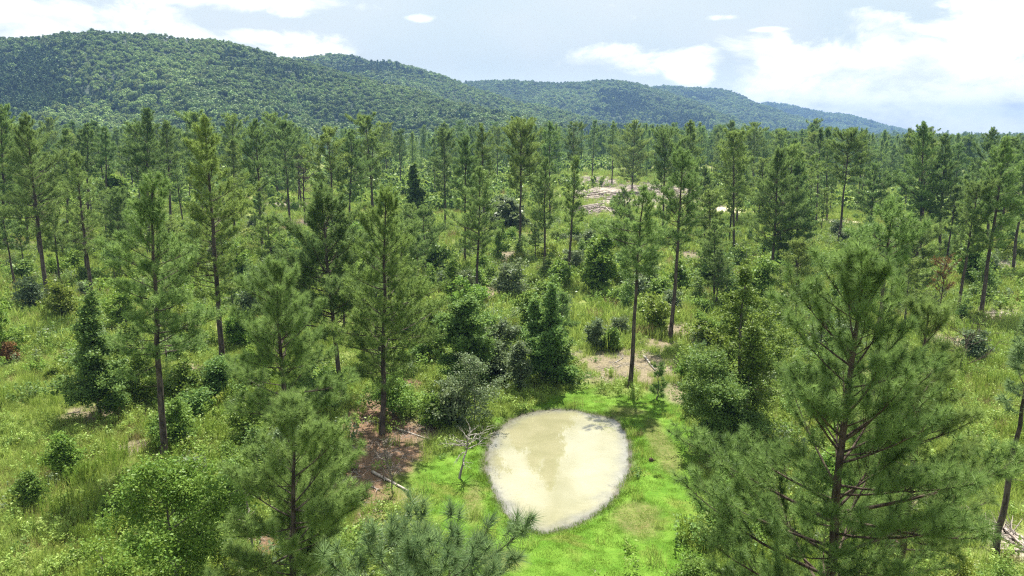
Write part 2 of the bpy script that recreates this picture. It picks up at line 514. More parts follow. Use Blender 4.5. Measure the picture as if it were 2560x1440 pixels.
def pond_mat():
    m = bpy.data.materials.new('milky_pond_water'); m.use_nodes = True
    m.node_tree.nodes.clear(); k = NT(m.node_tree)
    tc = k.node('ShaderNodeTexCoord'); P = tc.outputs['Object']
    e = k.attr('edge')                       # distance from the shore in metres
    n = k.noise(.5, 5, .6, P, .5); f = k.noise(3.0, 5, .7, P, .3)
    silt = k.mix(k.step(n, .35, .68), (.17, .164, .092), (.2, .19, .113))
    pale = k.mix(k.step(f, .35, .6), (.10, .099, .08), (.145, .143, .12))
    rim = k.m('SUBTRACT', 1.0, k.step(k.m('ADD', e, k.m('MULTIPLY', k.m('SUBTRACT', n, .5), 2.0)), -.1, 1.3))
    c = k.mix(rim, silt, pale)
    # scattered dark specks of weed in the shallows
    sp = k.noise(1.6, 7, .8, P, 1.2)
    c = k.mix(k.m('MULTIPLY', k.m('SUBTRACT', 1.0, k.step(k.m('ADD', e, k.m('MULTIPLY', k.m('SUBTRACT', f, .5), .7)), .05, .5)), .7), c, (.075, .068, .052))
    # leaves and scum floating further out
    fl = k.noise(2.3, 8, .85, P, .6)
    c = k.mix(k.m('MULTIPLY', k.step(fl, .665, .70), .55), c, (.09, .085, .05))
    speck = k.m('MULTIPLY', k.step(sp, .56, .66), k.m('SUBTRACT', 1.0, k.step(e, .15, 2.0)))
    c = k.mix(k.m('MULTIPLY', speck, .75), c, (.05, .05, .032))
    p = k.node('ShaderNodeBsdfPrincipled'); k.put(p.inputs['Base Color'], c)
    p.inputs['Roughness'].default_value = .04
    p.inputs['IOR'].default_value = 1.33
    bp = k.node('ShaderNodeBump'); bp.inputs['Strength'].default_value = .05; bp.inputs['Distance'].default_value = .02
    k.l.new(k.noise(4, 3, .5, P), bp.inputs['Height']); k.l.new(bp.outputs[0], p.inputs['Normal'])
    o = k.node('ShaderNodeOutputMaterial'); k.l.new(p.outputs[0], o.inputs['Surface'])
    return m


# ------------------------------------------------------------------ the setting: ground, pond, hills
def build_ground():
    front = np.radians(np.arange(-46, 46.01, .45)); rest = np.radians(np.arange(50, 310.1, 5))
    th = np.concatenate([front, rest])
    r = np.concatenate([[0.5], np.geomspace(4, 30, 60)[:-1], np.arange(30, 66, .35), np.geomspace(66, 5200, 310)])
    TH, RR = np.meshgrid(th, r)
    x = RR * np.sin(TH); y = RR * np.cos(TH)
    z = ground_z(x.ravel(), y.ravel()).reshape(x.shape)
    n, mth = x.shape
    V = np.stack([x, y, z], -1).reshape(-1, 3)
    i = np.arange(n - 1)[:, None] * mth; j = np.arange(mth)[None]; j2 = (j + 1) % mth
    F = np.stack([i + j, i + mth + j, i + mth + j2, i + j2], -1).reshape(-1, 4)[:, ::-1]
    xs, ys = V[:, 0], V[:, 1]
    pm = patch_masks(xs, ys)
    sd = pond_sd(xs, ys)
    o = new_obj('ground', V, F, ground_mat(), smooth=True, attrs=dict(
        lawn=lawn_mask(xs, ys), tan=pm[0], red=pm[1] * np.where(lawn_mask(xs, ys) > .5, .5, 1), slash=pm[2], sand=pm[3], shore=1 - sstep(-.05, .35, sd + (fbm(xs * 2, ys * 2, 5, 2) - .5) * .3)))
    o['kind'] = 'structure'; o['label'] = 'weedy field with bare earth patches under the pines'


def build_pond():
    c = POND.mean(0); n = len(POND); K = 26
    fr = 1 - np.linspace(0, 1, K) ** 1.6
    V = np.concatenate([c + (POND - c) * (f * 1.012) for f in fr[:-1]] + [c[None]])
    V3 = np.c_[V, np.full(len(V), WATER_Z)]
    F = []
    i = np.arange(K - 2)[:, None] * n; j = np.arange(n)[None]; j2 = (j + 1) % n
    F4 = np.stack([i + j, i + j2, i + n + j2, i + n + j], -1).reshape(-1, 4)
    b = (K - 2) * n; j = np.arange(n)
    F3 = np.stack([b + j, b + (j + 1) % n, np.full(n, len(V) - 1)], -1)
    sdv = -poly_sd(V[:, 0], V[:, 1], POND)
    A = V3[F4[0]]
    if np.cross(A[1] - A[0], A[2] - A[0])[2] < 0:
        F4 = F4[:, ::-1]; F3 = F3[:, ::-1]
    o = new_obj('pond_water', V3, [F4, F3], pond_mat(), attrs=dict(edge=sdv), smooth=True)
    o['kind'] = 'structure'; o['label'] = 'milky tan pond water with pale shallow edges'


RIDGES = [  # crest points (px, py, distance), distance of the foot
    ([(-700, 190, 1000), (-300, 135, 1000), (-100, 110, 1000), (0, 108, 980), (60, 106, 970), (150, 99, 960), (250, 90, 950), (350, 84, 950), (430, 90, 960), (520, 102, 980), (600, 113, 1000),
      (680, 133, 1020), (760, 152, 1030), (850, 175, 1030), (960, 205, 1010), (1080, 240, 980), (1180, 270, 940), (1300, 300, 900), (1430, 335, 860)], 610, 0),
    ([(560, 175, 1600), (680, 150, 1600), (760, 145, 1580), (850, 141, 1560), (900, 144, 1560), (970, 155, 1560), (1050, 172, 1560), (1110, 190, 1540), (1160, 207, 1500), (1240, 232, 1440), (1330, 262, 1380),
      (1450, 292, 1300), (1600, 318, 1220), (1720, 345, 1150)], 1080, 1),
    ([(1040, 240, 2250), (1120, 212, 2250), (1180, 204, 2240), (1250, 202, 2240), (1330, 201, 2220), (1440, 206, 2200), (1500, 198, 2200), (1525, 196, 2200), (1570, 205, 2180), (1610, 218, 2150), (1660, 235, 2100), (1740, 265, 2000),
      (1820, 300, 1900), (1900, 340, 1800)], 1500, 2),
    ([(1480, 240, 3000), (1580, 222, 3000), (1640, 217, 3000), (1690, 219, 3000), (1740, 219, 2980), (1790, 222, 2950), (1830, 236, 2900), (1857, 252, 2880), (1900, 268, 2850), (1960, 290, 2800), (2040, 320, 2700), (2120, 348, 2600)], 2150, 3),
    ([(1780, 275, 4100), (1850, 258, 4100), (1900, 258, 4100), (1960, 268, 4080), (1985, 274, 4050), (2030, 284, 4000), (2075, 286, 3980), (2105, 295, 3950), (2160, 311, 3900), (2210, 325, 3850), (2270, 341, 3800), (2330, 349, 3750), (2400, 352, 3700)], 3000, 4),
]


def ridge_point(rd, px, v):
    pts, foot, sid = rd
    P = np.array(pts, float)
    py = np.interp(px, P[:, 0], P[:, 1]); D = np.interp(px, P[:, 0], P[:, 2])
    a = (px - 1280) / FPX; b = -(py - 720) / FPX
    dy = CP + b * SP; dz = -SP + b * CP
    zc = CAM_H + dz / dy * D - 4.5 * (1 + sid * .12) + (5 if sid == 0 else 0)
    dist = foot + (D - foot) * v
    X = a / CP * dist
    zf = 3.0
    vv = np.clip(v, 0, 1)
    prof = .35 * vv + .65 * sstep(0, 1.15, vv) / sstep(0, 1.15, 1.0)
    sc = 190 + 60 * sid
    spur = (fbm(X / sc + .35 * dist / sc, dist / (sc * 2.6), 50 + sid * 7, 4) - .5)
    z = zf + (zc - zf) * prof + spur * (zc - zf) * 2.3 * vv * (1 - vv) ** 1.0
    back = np.clip(v - 1, 0, 1)
    z = z - back * (zc - zf) * 1.2
    return X, dist, z


def hill_mat():
    m = bpy.data.materials.new('hill_forest_floor'); m.use_nodes = True
    m.node_tree.nodes.clear(); k = NT(m.node_tree)
    tc = k.node('ShaderNodeTexCoord')
    n = k.noise(.06, 6, .7, tc.outputs['Object'])
    p = k.node('ShaderNodeBsdfPrincipled'); k.put(p.inputs['Base Color'], k.mix(k.step(n, .4, .6), (.015, .028, .014), (.04, .062, .025)))
    p.inputs['Roughness'].default_value = 1
    o = k.node('ShaderNodeOutputMaterial'); k.l.new(p.outputs[0], o.inputs['Surface'])
    return m


def build_hills():
    mat = hill_mat(); pts = []
    for rd in RIDGES:
        P = np.array(rd[0], float)
        px = np.arange(P[0, 0], P[-1, 0] + 1, 7.0); v = np.concatenate([np.linspace(0, 1, 50), np.linspace(1.03, 1.4, 8)])
        PX, VV = np.meshgrid(px, v)
        X, Y, Z = ridge_point(rd, PX, VV)
        n, mm = X.shape
        V = np.stack([X, Y, Z], -1).reshape(-1, 3)
        i = np.arange(n - 1)[:, None] * mm; j = np.arange(mm - 1)[None]
        F = np.stack([i + j, i + j + 1, i + mm + j + 1, i + mm + j], -1).reshape(-1, 4)
        o = new_obj('hills', V, F, mat, smooth=True)
        o['kind'] = 'structure'; o['label'] = ['wooded hill rising behind the pines, nearest of the range', 'second wooded ridge with darker trees standing in for cloud shadow', 'third wooded ridge further along the range',
                                              'long blue ridge behind the third', 'farthest blue ridge sloping down to the plain'][rd[2]]
        # trees of the hill wood
        D0 = P[:, 2].mean(); foot = rd[1]
        area = (px[-1] - px[0]) / FPX * (D0 + foot) / 2 * (D0 - foot)
        size = .82 + rd[2] * .18
        N = int(area / (19 * size ** 2))
        g = np.random.default_rng(100 + rd[2])
        spx = px[0] + (px[-1] - px[0]) * g.random(N); sv = g.random(N) ** .85 * 1.06
        x, y, z = ridge_point(rd, spx, sv)
        dens = fbm(x / 90, y / 90, 12, 3)
        sc = size * (.65 + .85 * g.random(N) ** 1.4) * (1 - .3 * sstep(.88, 1.0, sv)) * (.75 + .5 * sstep(.35, .6, dens))
        pine = ((sv < .86) & (fbm(x / 130, y / 130, 22, 3) + (.03 if rd[2] == 1 else 0) + g.normal(0, .07, N) > .64)).astype(float)  # the second ridge gets extra dark pines to imitate a cloud's shadow
        pts.append(np.c_[x, y, z - 1.5, sc, g.random(N) * 6.28, np.where(pine > 0, 9 + g.integers(0, 3, N), np.where(fbm(x / 140 + 9, y / 200, 33, 3) + .12 * (1 - sv) + g.normal(0, .06, N) > .57, 6 + g.integers(0, 3, N), g.integers(0, 6, N)))])
    return np.concatenate(pts)


# ------------------------------------------------------------------ scattering of stuff
def scatter(name, pts, protos, label):
    """one object: instances of protos on points (x, y, z, scale, turn, index)"""
    pts = np.asarray(pts, float)
    me = bpy.data.meshes.new(name)
    me.vertices.add(len(pts)); me.vertices.foreach_set('co', np.ascontiguousarray(pts[:, :3], np.float32).ravel())
    for nm, c in (('scl', 3), ('turn', 4)):
        a = me.attributes.new(nm, 'FLOAT', 'POINT'); a.data.foreach_set('value', np.ascontiguousarray(pts[:, c], np.float32))
    a = me.attributes.new('idx', 'INT', 'POINT'); a.data.foreach_set('value', np.ascontiguousarray(pts[:, 5], np.int32))
    o = bpy.data.objects.new(name, me); COL.objects.link(o)
    cl = bpy.data.collections.new(name + '_kinds')
    for i, p in enumerate(protos):
        for c in list(p.users_collection): c.objects.unlink(p)
        p.name = '%s_kind_%02d' % (name, i); cl.objects.link(p)
    gt = bpy.data.node_groups.new(name + '_scatter', 'GeometryNodeTree')
    gt.interface.new_socket('Geometry', in_out='INPUT', socket_type='NodeSocketGeometry')
    gt.interface.new_socket('Geometry', in_out='OUTPUT', socket_type='NodeSocketGeometry')
    N, L = gt.nodes, gt.links
    gi = N.new('NodeGroupInput'); go = N.new('NodeGroupOutput')
    ip = N.new('GeometryNodeInstanceOnPoints')
    ci = N.new('GeometryNodeCollectionInfo'); ci.inputs['Collection'].default_value = cl
    ci.inputs['Separate Children'].default_value = True; ci.inputs['Reset Children'].default_value = True

    def na(nm, tp):
        n = N.new('GeometryNodeInputNamedAttribute'); n.data_type = tp; n.inputs['Name'].default_value = nm
        return n.outputs['Attribute']
    L.new(gi.outputs[0], ip.inputs['Points']); L.new(ci.outputs[0], ip.inputs['Instance'])
    ip.inputs['Pick Instance'].default_value = True
    L.new(na('idx', 'INT'), ip.inputs['Instance Index'])
    cx = N.new('ShaderNodeCombineXYZ'); L.new(na('turn', 'FLOAT'), cx.inputs[2])
    L.new(cx.outputs[0], ip.inputs['Rotation'])
    L.new(na('scl', 'FLOAT'), ip.inputs['Scale'])
    L.new(ip.outputs[0], go.inputs[0])
    md = o.modifiers.new('scatter', 'NODES'); md.node_group = gt
    o['kind'] = 'stuff'; o['label'] = label
    return o


# ------------------------------------------------------------------ tree generators
def pine_arrays(seed, h, cr, cb, lod, lean=(0., 0.), dense=1.0, wob=.12, r0=None, top='cone', bare_low=6, up=0):
    """lod 0 close, 1 middle, 2 far. h height, cr crown radius, cb crown base as a share of h"""
    g = np.random.default_rng(seed)
    tb = Tubes()
    n = 15
    zz = np.linspace(0, 1, n)
    wx = np.cumsum(g.normal(0, wob, n)) * .35; wy = np.cumsum(g.normal(0, wob, n)) * .35
    wx -= wx[0]; wy -= wy[0]
    trunk = np.c_[wx + lean[0] * zz ** 1.0, wy + lean[1] * zz, zz * h]
    trunk[0, 2] = -.4
    r0 = r0 or (.0098 * h + .035)
    rad = r0 * (1 - zz) ** .75 + .012
    rad[0] *= 1.25
    tb.add(trunk, rad, 9 if lod == 0 else 6)

    def tp(z):
        return np.array([np.interp(z, trunk[:, 2], trunk[:, i]) for i in range(3)])
    T, Dn = [], []
    gap = (.36, .42, .56)[lod]
    sp = (.28, .29, .4)[lod] / dense
    z = cb * h
    az0 = g.random() * 6.28
    tall = h * (1 - cb)
    while z < h * .985:
        t = (z - cb * h) / tall
        env = max(.12, (1 - t ** 1.9) ** .9 * min(1, .6 + 2.0 * t)) if top == 'cone' else max(.1, (1 - t ** 1.15) ** .68) if top == 'taper' else math.sqrt(max(0, 1 - (abs(t - .48) / .56) ** 2.2))
        nb = g.integers(3, 6) if t < .9 else 4
        az0 += g.random() * 2
        for b in range(nb):
            if g.random() < .13: continue
            az = az0 + b * 2 * math.pi / nb + g.normal(0, .25)
            lobe = 1 + .32 * math.sin(az * 2 + seed + z * 1.3) + .2 * math.sin(az + z * .7 + seed * 2)
            L = max(.35, cr * env * lobe * (g.uniform(.7, 1.15) if g.random() < .75 else g.uniform(.35, .7)))
            el = R(min(80, up + g.uniform(-4, 20) + 40 * t ** 1.3 + g.normal(0, 8)))
            L = min(L, max(.3, (h * 1.0 - z) / max(math.sin(el), .15) + .1))
            hd = np.array([math.cos(az), math.sin(az), 0])
            s = np.linspace(0, 1, 6)
            up = math.tan(el)
            sag = -.12 * L * s ** 1.2 * (1 - t) ** 2 + .2 * L * s ** 2.4
            side = np.array([-hd[1], hd[0], 0]) * g.normal(0, .12) * L
            p0 = tp(z + g.normal(0, .12))
            P = p0 + hd * (L * math.cos(max(el, 0)) * s)[:, None] + side * (s ** 2)[:, None]
            P[:, 2] += L * math.sin(el) * s + sag
            br = (.011 * L + .006) * (1 - s * .85)
            tb.add(P, br, 5 if lod == 0 else 3)
            ds = unit(np.gradient(P, axis=0))

            def bp(q): return np.array([np.interp(q, s, P[:, i]) for i in range(3)]), np.array([np.interp(q, s, ds[:, i]) for i in range(3)])
            # outer shoots of the limb
            q = 1.0
            while q * L > max(.5 * L, L - .9):
                p, d = bp(q); T.append(p); Dn.append(d + [0, 0, .35]); q -= sp / L
            ns = max(2, int(L * (4.8, 4.4, 3.6)[lod] * min(dense, 1.3) + g.random()))
            for i in range(ns):
                q = g.uniform(.28, .97); p, d = bp(q)
                sgn = 1 if (i % 2) else -1
                a2 = sgn * R(g.uniform(28, 62))
                d2 = np.array([d[0] * math.cos(a2) - d[1] * math.sin(a2), d[0] * math.sin(a2) + d[1] * math.cos(a2), d[2] + g.uniform(-.15, .75)])
                d2 /= np.linalg.norm(d2)
                l2 = (.22 + .36 * L * (1.08 - q)) * g.uniform(.6, 1.2)
                s2 = np.linspace(0, 1, 4)
                P2 = p + d2 * (l2 * s2)[:, None]; P2[:, 2] += .22 * l2 * s2 ** 2
                if lod < 2 and l2 > .25: tb.add(P2, np.full(4, .0035 * l2 + .005) * (1.2 - s2 * .7), 3)
                m = max(1, int(l2 * .8 / sp))
                for c in range(m):
                    w = 1 - c * sp / l2
                    T.append(p + d2 * l2 * w + np.array([0, 0, .22 * l2 * w * w])); Dn.append(d2 * .7 + [0, 0, .42] + g.normal(0, .4, 3))
        z += gap * g.uniform(.8, 1.2) * (1 if t < .8 else .7)
    # leader
    for i in range(3):
        T.append(tp(h - .28 * i) + g.normal(0, .04, 3)); Dn.append(np.array([0, 0, 1.]))
    # a few dead stubs under the crown
    for i in range(bare_low if lod < 2 else 0):
        zs = h * cb * g.uniform(.5, 1); az = g.random() * 6.28; L = g.uniform(.3, 1.1)
        p = tp(zs); tb.add(np.array([p, p + [math.cos(az) * L * .6, math.sin(az) * L * .6, .05], p + [math.cos(az) * L, math.sin(az) * L, g.uniform(-.1, .2)]]), [.016, .011, .004], 3)
    T = np.array(T); Dn = np.array(Dn)
    k, ln, w = ((90, .25, .0115), (34, .31, .032), (15, .46, .08))[lod]
    V, F = needles(T, Dn, k, ln, w, g, (.16, .18, .26)[lod], ((14, 112), (12, 112), (10, 112))[lod])
    tint = np.repeat(np.clip(g.normal(.5, .28, len(T)), 0, 1), k * 3)
    tint = np.clip(tint + np.repeat(g.normal(0, .12, len(T) * k), 3), 0, 1)
    return tb.arrays(), (V, F, tint), T


def leaves(P, size, g, flat=.6):
    """one diamond leaf at each point"""
    n = len(P)
    a = unit(g.normal(0, 1, (n, 3)) * [1, 1, .55])
    nm = unit(g.normal(0, 1, (n, 3)) * (1 - flat) + np.array([0, 0, flat]))
    b = unit(np.cross(nm, a))
    s = size * (.6 + .8 * g.random(n))[:, None]
    V = np.stack([P - a * s * .6, P + b * s * .42 - a * s * .05, P + a * s * .75, P - b * s * .42 - a * s * .05], 1).reshape(-1, 3)
    return V, np.arange(n * 4).reshape(-1, 4)


def broad_arrays(seed, h, cr, shape, size, per, clumps, low=.08, lean=(0, 0), multi=1, flat=.5, spread=.3):
    """broadleaf tree or shrub: limbs, twigs, leaf clumps"""
    g = np.random.default_rng(seed)
    tb = Tubes(); C = []
    for st in range(multi):
        ang = g.random() * 6.28
        off = np.array([math.cos(ang), math.sin(ang)]) * (cr * .45 if multi > 1 else 0)
        hh = h * (1 if st == 0 else g.uniform(.6, .95))
        z = np.linspace(0, 1, 9)
        tr = np.c_[np.cumsum(g.normal(0, .03 * hh / 3, 9)) + (lean[0] + off[0]) * z, np.cumsum(g.normal(0, .03 * hh / 3, 9)) + (lean[1] + off[1]) * z, z * hh * .94]
        tr -= tr[0] * [1, 1, 0]; tr[0, 2] = -.2
        tb.add(tr, (.009 * hh + .012) * (1 - z) ** .7 + .006, 6)
        nl = max(5, int((6 + hh * 2.6) / (1 + .3 * (multi - 1))))
        for i in range(nl):
            t = low + (1 - low) * ((i + g.random()) / nl)
            if shape == 'cone': env = (1 - t) ** .7 * min(1, .7 + t)
            elif shape == 'round': env = math.sqrt(max(.02, 1 - (abs(t - .52) / .56) ** 2))
            elif shape == 'open': env = .35 + .75 * math.sin(min(1, t * 1.15) * math.pi * .8)
            else: env = math.sqrt(max(.05, 1 - (max(0, t - .25) / .8) ** 2))
            az = i * 2.4 + g.normal(0, .4)
            L = max(.15, cr * env * g.uniform(.45, 1.25) * (1 + .3 * math.sin(az * 2 + seed + t * 7)))
            el = R(g.uniform(8, 40) + 35 * t)
            p0 = np.array([np.interp(t * hh * .9, tr[:, 2], tr[:, c]) for c in range(3)])
            s = np.linspace(0, 1, 5)
            d = np.array([math.cos(az) * math.cos(el), math.sin(az) * math.cos(el), math.sin(el) * .7])
            Pb = p0 + d * (L * s)[:, None]; Pb[:, 2] -= .12 * L * s ** 2
            tb.add(Pb, (.007 * L + .005) * (1 - s * .8), 4)
            for q in range(max(2, int(clumps * L / max(cr, .1) + 1))):
                u = g.uniform(.25, 1.02) ** .8
                p = p0 + d * L * u; p[2] -= .12 * L * u * u
                C.append(p + g.normal(0, .13 * L + .05, 3) * [1, 1, .7])
        C.append(tr[-1])
    C = np.array(C); C[:, 2] = np.maximum(C[:, 2], .12)
    cs = spread * (.6 + .8 * g.random(len(C)))
    P = (C[:, None] + g.normal(0, 1, (len(C), per, 3)) * cs[:, None, None] * [.62, .62, .42]).reshape(-1, 3)
    P[:, 2] = np.maximum(P[:, 2], .05)
    V, F = leaves(P, size, g, flat)
    ct = np.repeat(np.clip(g.normal(.5, .2, len(C)), 0, 1), per)
    tint = np.repeat(np.clip(ct + g.normal(0, .2, len(P)), 0, 1), 4)
    return tb.arrays(), (V, F, tint)


def bare_arrays(seed, h, spread, nl=14, twigs=5, lean=(0, 0), r0=.07, up=25, low=.3, tw=.012, lens=None):
    g = np.random.default_rng(seed); tb = Tubes(); ends = []
    z = np.linspace(0, 1, 10)
    tr = np.c_[np.cumsum(g.normal(0, .05, 10)) + lean[0] * z, np.cumsum(g.normal(0, .05, 10)) + lean[1] * z, z * h]
    tr -= tr[0] * [1, 1, 0]; tr[0, 2] = -.2
    tb.add(tr, r0 * (1 - z) ** .8 + tw * .7, 7)
    for i in range(nl):
        t = g.uniform(low, 1); az = i * 2.4 + g.normal(0, .4); L = spread * g.uniform(.5, 1.1) * (1.15 - .55 * t)
        el = R(up + g.normal(0, 14))
        p0 = np.array([np.interp(t * h, tr[:, 2], tr[:, c]) for c in range(3)])
        s = np.linspace(0, 1, 6); d = np.array([math.cos(az) * math.cos(el), math.sin(az) * math.cos(el), math.sin(el)])
        P = p0 + d * (L * s)[:, None] + np.cumsum(g.normal(0, .035 * L, (6, 3)), 0); P[0] = p0
        P[:, 2] += .12 * L * s ** 2
        tb.add(P, (r0 * .35) * (1 - s) + tw * .6, 4)
        ends.append((P[-1], d))
        for q in range(twigs):
            u = g.uniform(.3, 1); pp = np.array([np.interp(u, s, P[:, c]) for c in range(3)])
            d2 = unit(d + g.normal(0, .55, 3) + [0, 0, .2]); l2 = L * g.uniform(.2, .45)
            P2 = pp + d2 * (l2 * np.linspace(0, 1, 4))[:, None] + np.cumsum(g.normal(0, .05 * l2, (4, 3)), 0)
            tb.add(P2, np.linspace(tw, tw * .45, 4), 3)
            ends.append((P2[-1], d2))
    return tb.arrays(), ends


ALL = []


def thing(name, label, cat, loc, rz=0.0, group=None):
    o = bpy.data.objects.new(name, None); COL.objects.link(o)
    o.empty_display_size = .3
    o.location = loc; o.rotation_euler = (0, 0, rz)
    o['label'] = label; o['category'] = cat
    if group: o['group'] = group
    return o


def dup(root, loc, rz, scale, label, group=None):
    r = root.copy(); COL.objects.link(r)
    r.location = loc; r.rotation_euler = rz if isinstance(rz, tuple) else (0, 0, rz); r.scale = scale
    r['label'] = label
    if group: r['group'] = group
    elif 'group' in r: del r['group']
    for ch in root.children:
        c = ch.copy(); COL.objects.link(c); c.parent = r
    return r


def make_pine(label, loc, group, mat='needle', bark='bark', rz=0.0, **kw):
    t = thing('pine_tree', label, 'pine tree', loc, rz, group)
    (tv, tf), (cv, cf, tint), tufts = pine_arrays(**kw)
    new_obj('trunk', tv, tf, M[bark], t, smooth=True)
    new_obj('crown', cv, cf, M[mat], t, tint=tint)
    return t, tufts


def make_broad(name, label, cat, loc, group, mat, **kw):
    t = thing(name, label, cat, loc, 0, group)
    (tv, tf), (cv, cf, tint) = broad_arrays(**kw)
    new_obj('stem' if cat == 'shrub' else 'trunk', tv, tf, M['bark_grey'], t, smooth=True)
    new_obj('foliage' if cat == 'shrub' else 'crown', cv, cf, M[mat], t, tint=tint)
    return t


build_ground()
build_pond()
HILL_PTS = build_hills()

# ------------------------------------------------------------------ the pines one can tell apart
# label, base pixel (x, y) or (x, None, distance), top pixel y, half width px, crown base pixel y, material, extra
G_NEAR = 'tall pines standing round the pond'
G_MID = 'pines of the thinned stand'
placed = []          # (x, y) of every tree placed


def hero(label, bx, by, ty, hw, cby, mat='needle', topx=None, D=None, group=G_NEAR, lod=None, dense=1.0, seed=0, top='cone', refy=None, bark='bark', rz=0.0, hmul=1.0, r0=None, up=0):
    if D is None:
        x, y, z = hit(bx, by)
    else:                                    # trunk seen at (bx, refy); foot hidden
        x, y, z = col_at(bx, refy or 1000, D)
    h = height_for(x, y, z, ty) * hmul - (.4 if y < 34 else .2)
    dist = math.hypot(y, CAM_H)
    _, dy, dz = ray(1280, cby)
    zc = CAM_H + dz * (y / dy) - z
    cb = float(np.clip(zc / h, .18, .85))
    cr = hw / FPX * y * 1.28
    lean = (0, 0)
    if topx is not None:
        _, dyt, _ = ray(topx, ty)
        lean = ((topx - 1280) / FPX * (y / dyt) - x, 0)
    if lod is None: lod = 0 if y < 34 else 1 if y < 150 else 2
    placed.append((x, y))
    return make_pine(label, (x, y, float(ground_z(np.array([x]), np.array([y]))[0])), group, mat, bark, rz, seed=seed + int(bx) * 3 + int(ty), h=h, cr=cr, cb=cb, lod=lod, lean=lean, dense=dense, top=top, r0=r0, up=up), h


# close ones
big, _ = hero('largest pine, filling the right side with wide drooping limbs and dark cones', 2090, None, 598, 330, 1620, 'needle', topx=2172, D=19.5, refy=1300, dense=1.15, up=7, top='taper', seed=3, bark='bark_red')
big, big_tufts = big
hero('shorter pine half hidden behind the right limbs of the largest pine', 2262, None, 735, 185, 1360, 'needle', topx=2330, D=25, refy=1300, top='taper', seed=5, bark='bark_red')
hero('young pine top with stiff bluish needle tufts at the bottom edge below the pond', 1058, None, 1325, 235, 1740, 'needle_blue', D=11.2, refy=1400, dense=1.05, up=26, seed=4, top='round', r0=.07)
hero('full bushy pine left of the pond, in front of the red-brown straw patch', 705, None, 985, 195, 1500, 'needle', topx=735, D=23, refy=1200, dense=1.5, up=5, seed=8)
hero('round-topped pine just behind the full bushy pine left of the pond', 712, None, 648, 135, 1060, 'needle', topx=690, D=31, refy=900, dense=1.2, seed=9)
hero('pine with a dark heavy crown and several thick rising limbs', 856, 988, 468, 135, 850, 'needle_dark', topx=805, seed=11, dense=1.2)
hero('pine rising from the red-brown straw patch left of the pond, long low limbs reaching right', 955, 1086, 470, 120, 960, 'needle_olive', topx=965, seed=12)
hero('tall straight pine with long bare trunk behind the leafy sapling', 408, 1150, 432, 105, 900, 'needle', topx=374, seed=13)
hero('very tall pine with a pointed bright crown behind the round-topped pine', 555, 908, 290, 80, 740, 'needle_olive', topx=517, seed=14)
hero('tall lone pine with long bare dark trunk beside the grassy strip at the left', 118, 752, 283, 66, 590, 'needle', topx=70, seed=15)
hero('thin sparse pine rising out of a vine-covered tree', 234, 800, 378, 50, 640, 'needle', topx=188, seed=16, dense=.7)
hero('pine with a clear bare trunk standing on the sandy bank behind the pond', 1575, 968, 465, 72, 690, 'needle', topx=1600, seed=17, dense=1.1)
hero('tall leaning pine with a scarred trunk behind the sandy bank', 1675, 852, 372, 68, 610, 'needle', topx=1712, seed=18)
hero('tall pine beside the largest pine, tufted top, seen above its crown', 2215, None, 497, 78, 690, 'needle', topx=2237, D=42, refy=700, seed=19, dense=.9)
hero('small pale pine cut by the right edge of the view', 2560, None, 770, 60, 1010, 'needle_blue', D=33, refy=900, seed=20, lod=1)
hero('young pine about man-high among dark bushes behind the pond', 1402, 890, 735, 36, 840, 'needle', seed=21, group=G_MID, lod=1)
hero('small feathery young pine beside the large sweetgum right of the pond', 1738, 965, 858, 28, 960, 'needle_blue', seed=22, group=G_MID, lod=1)
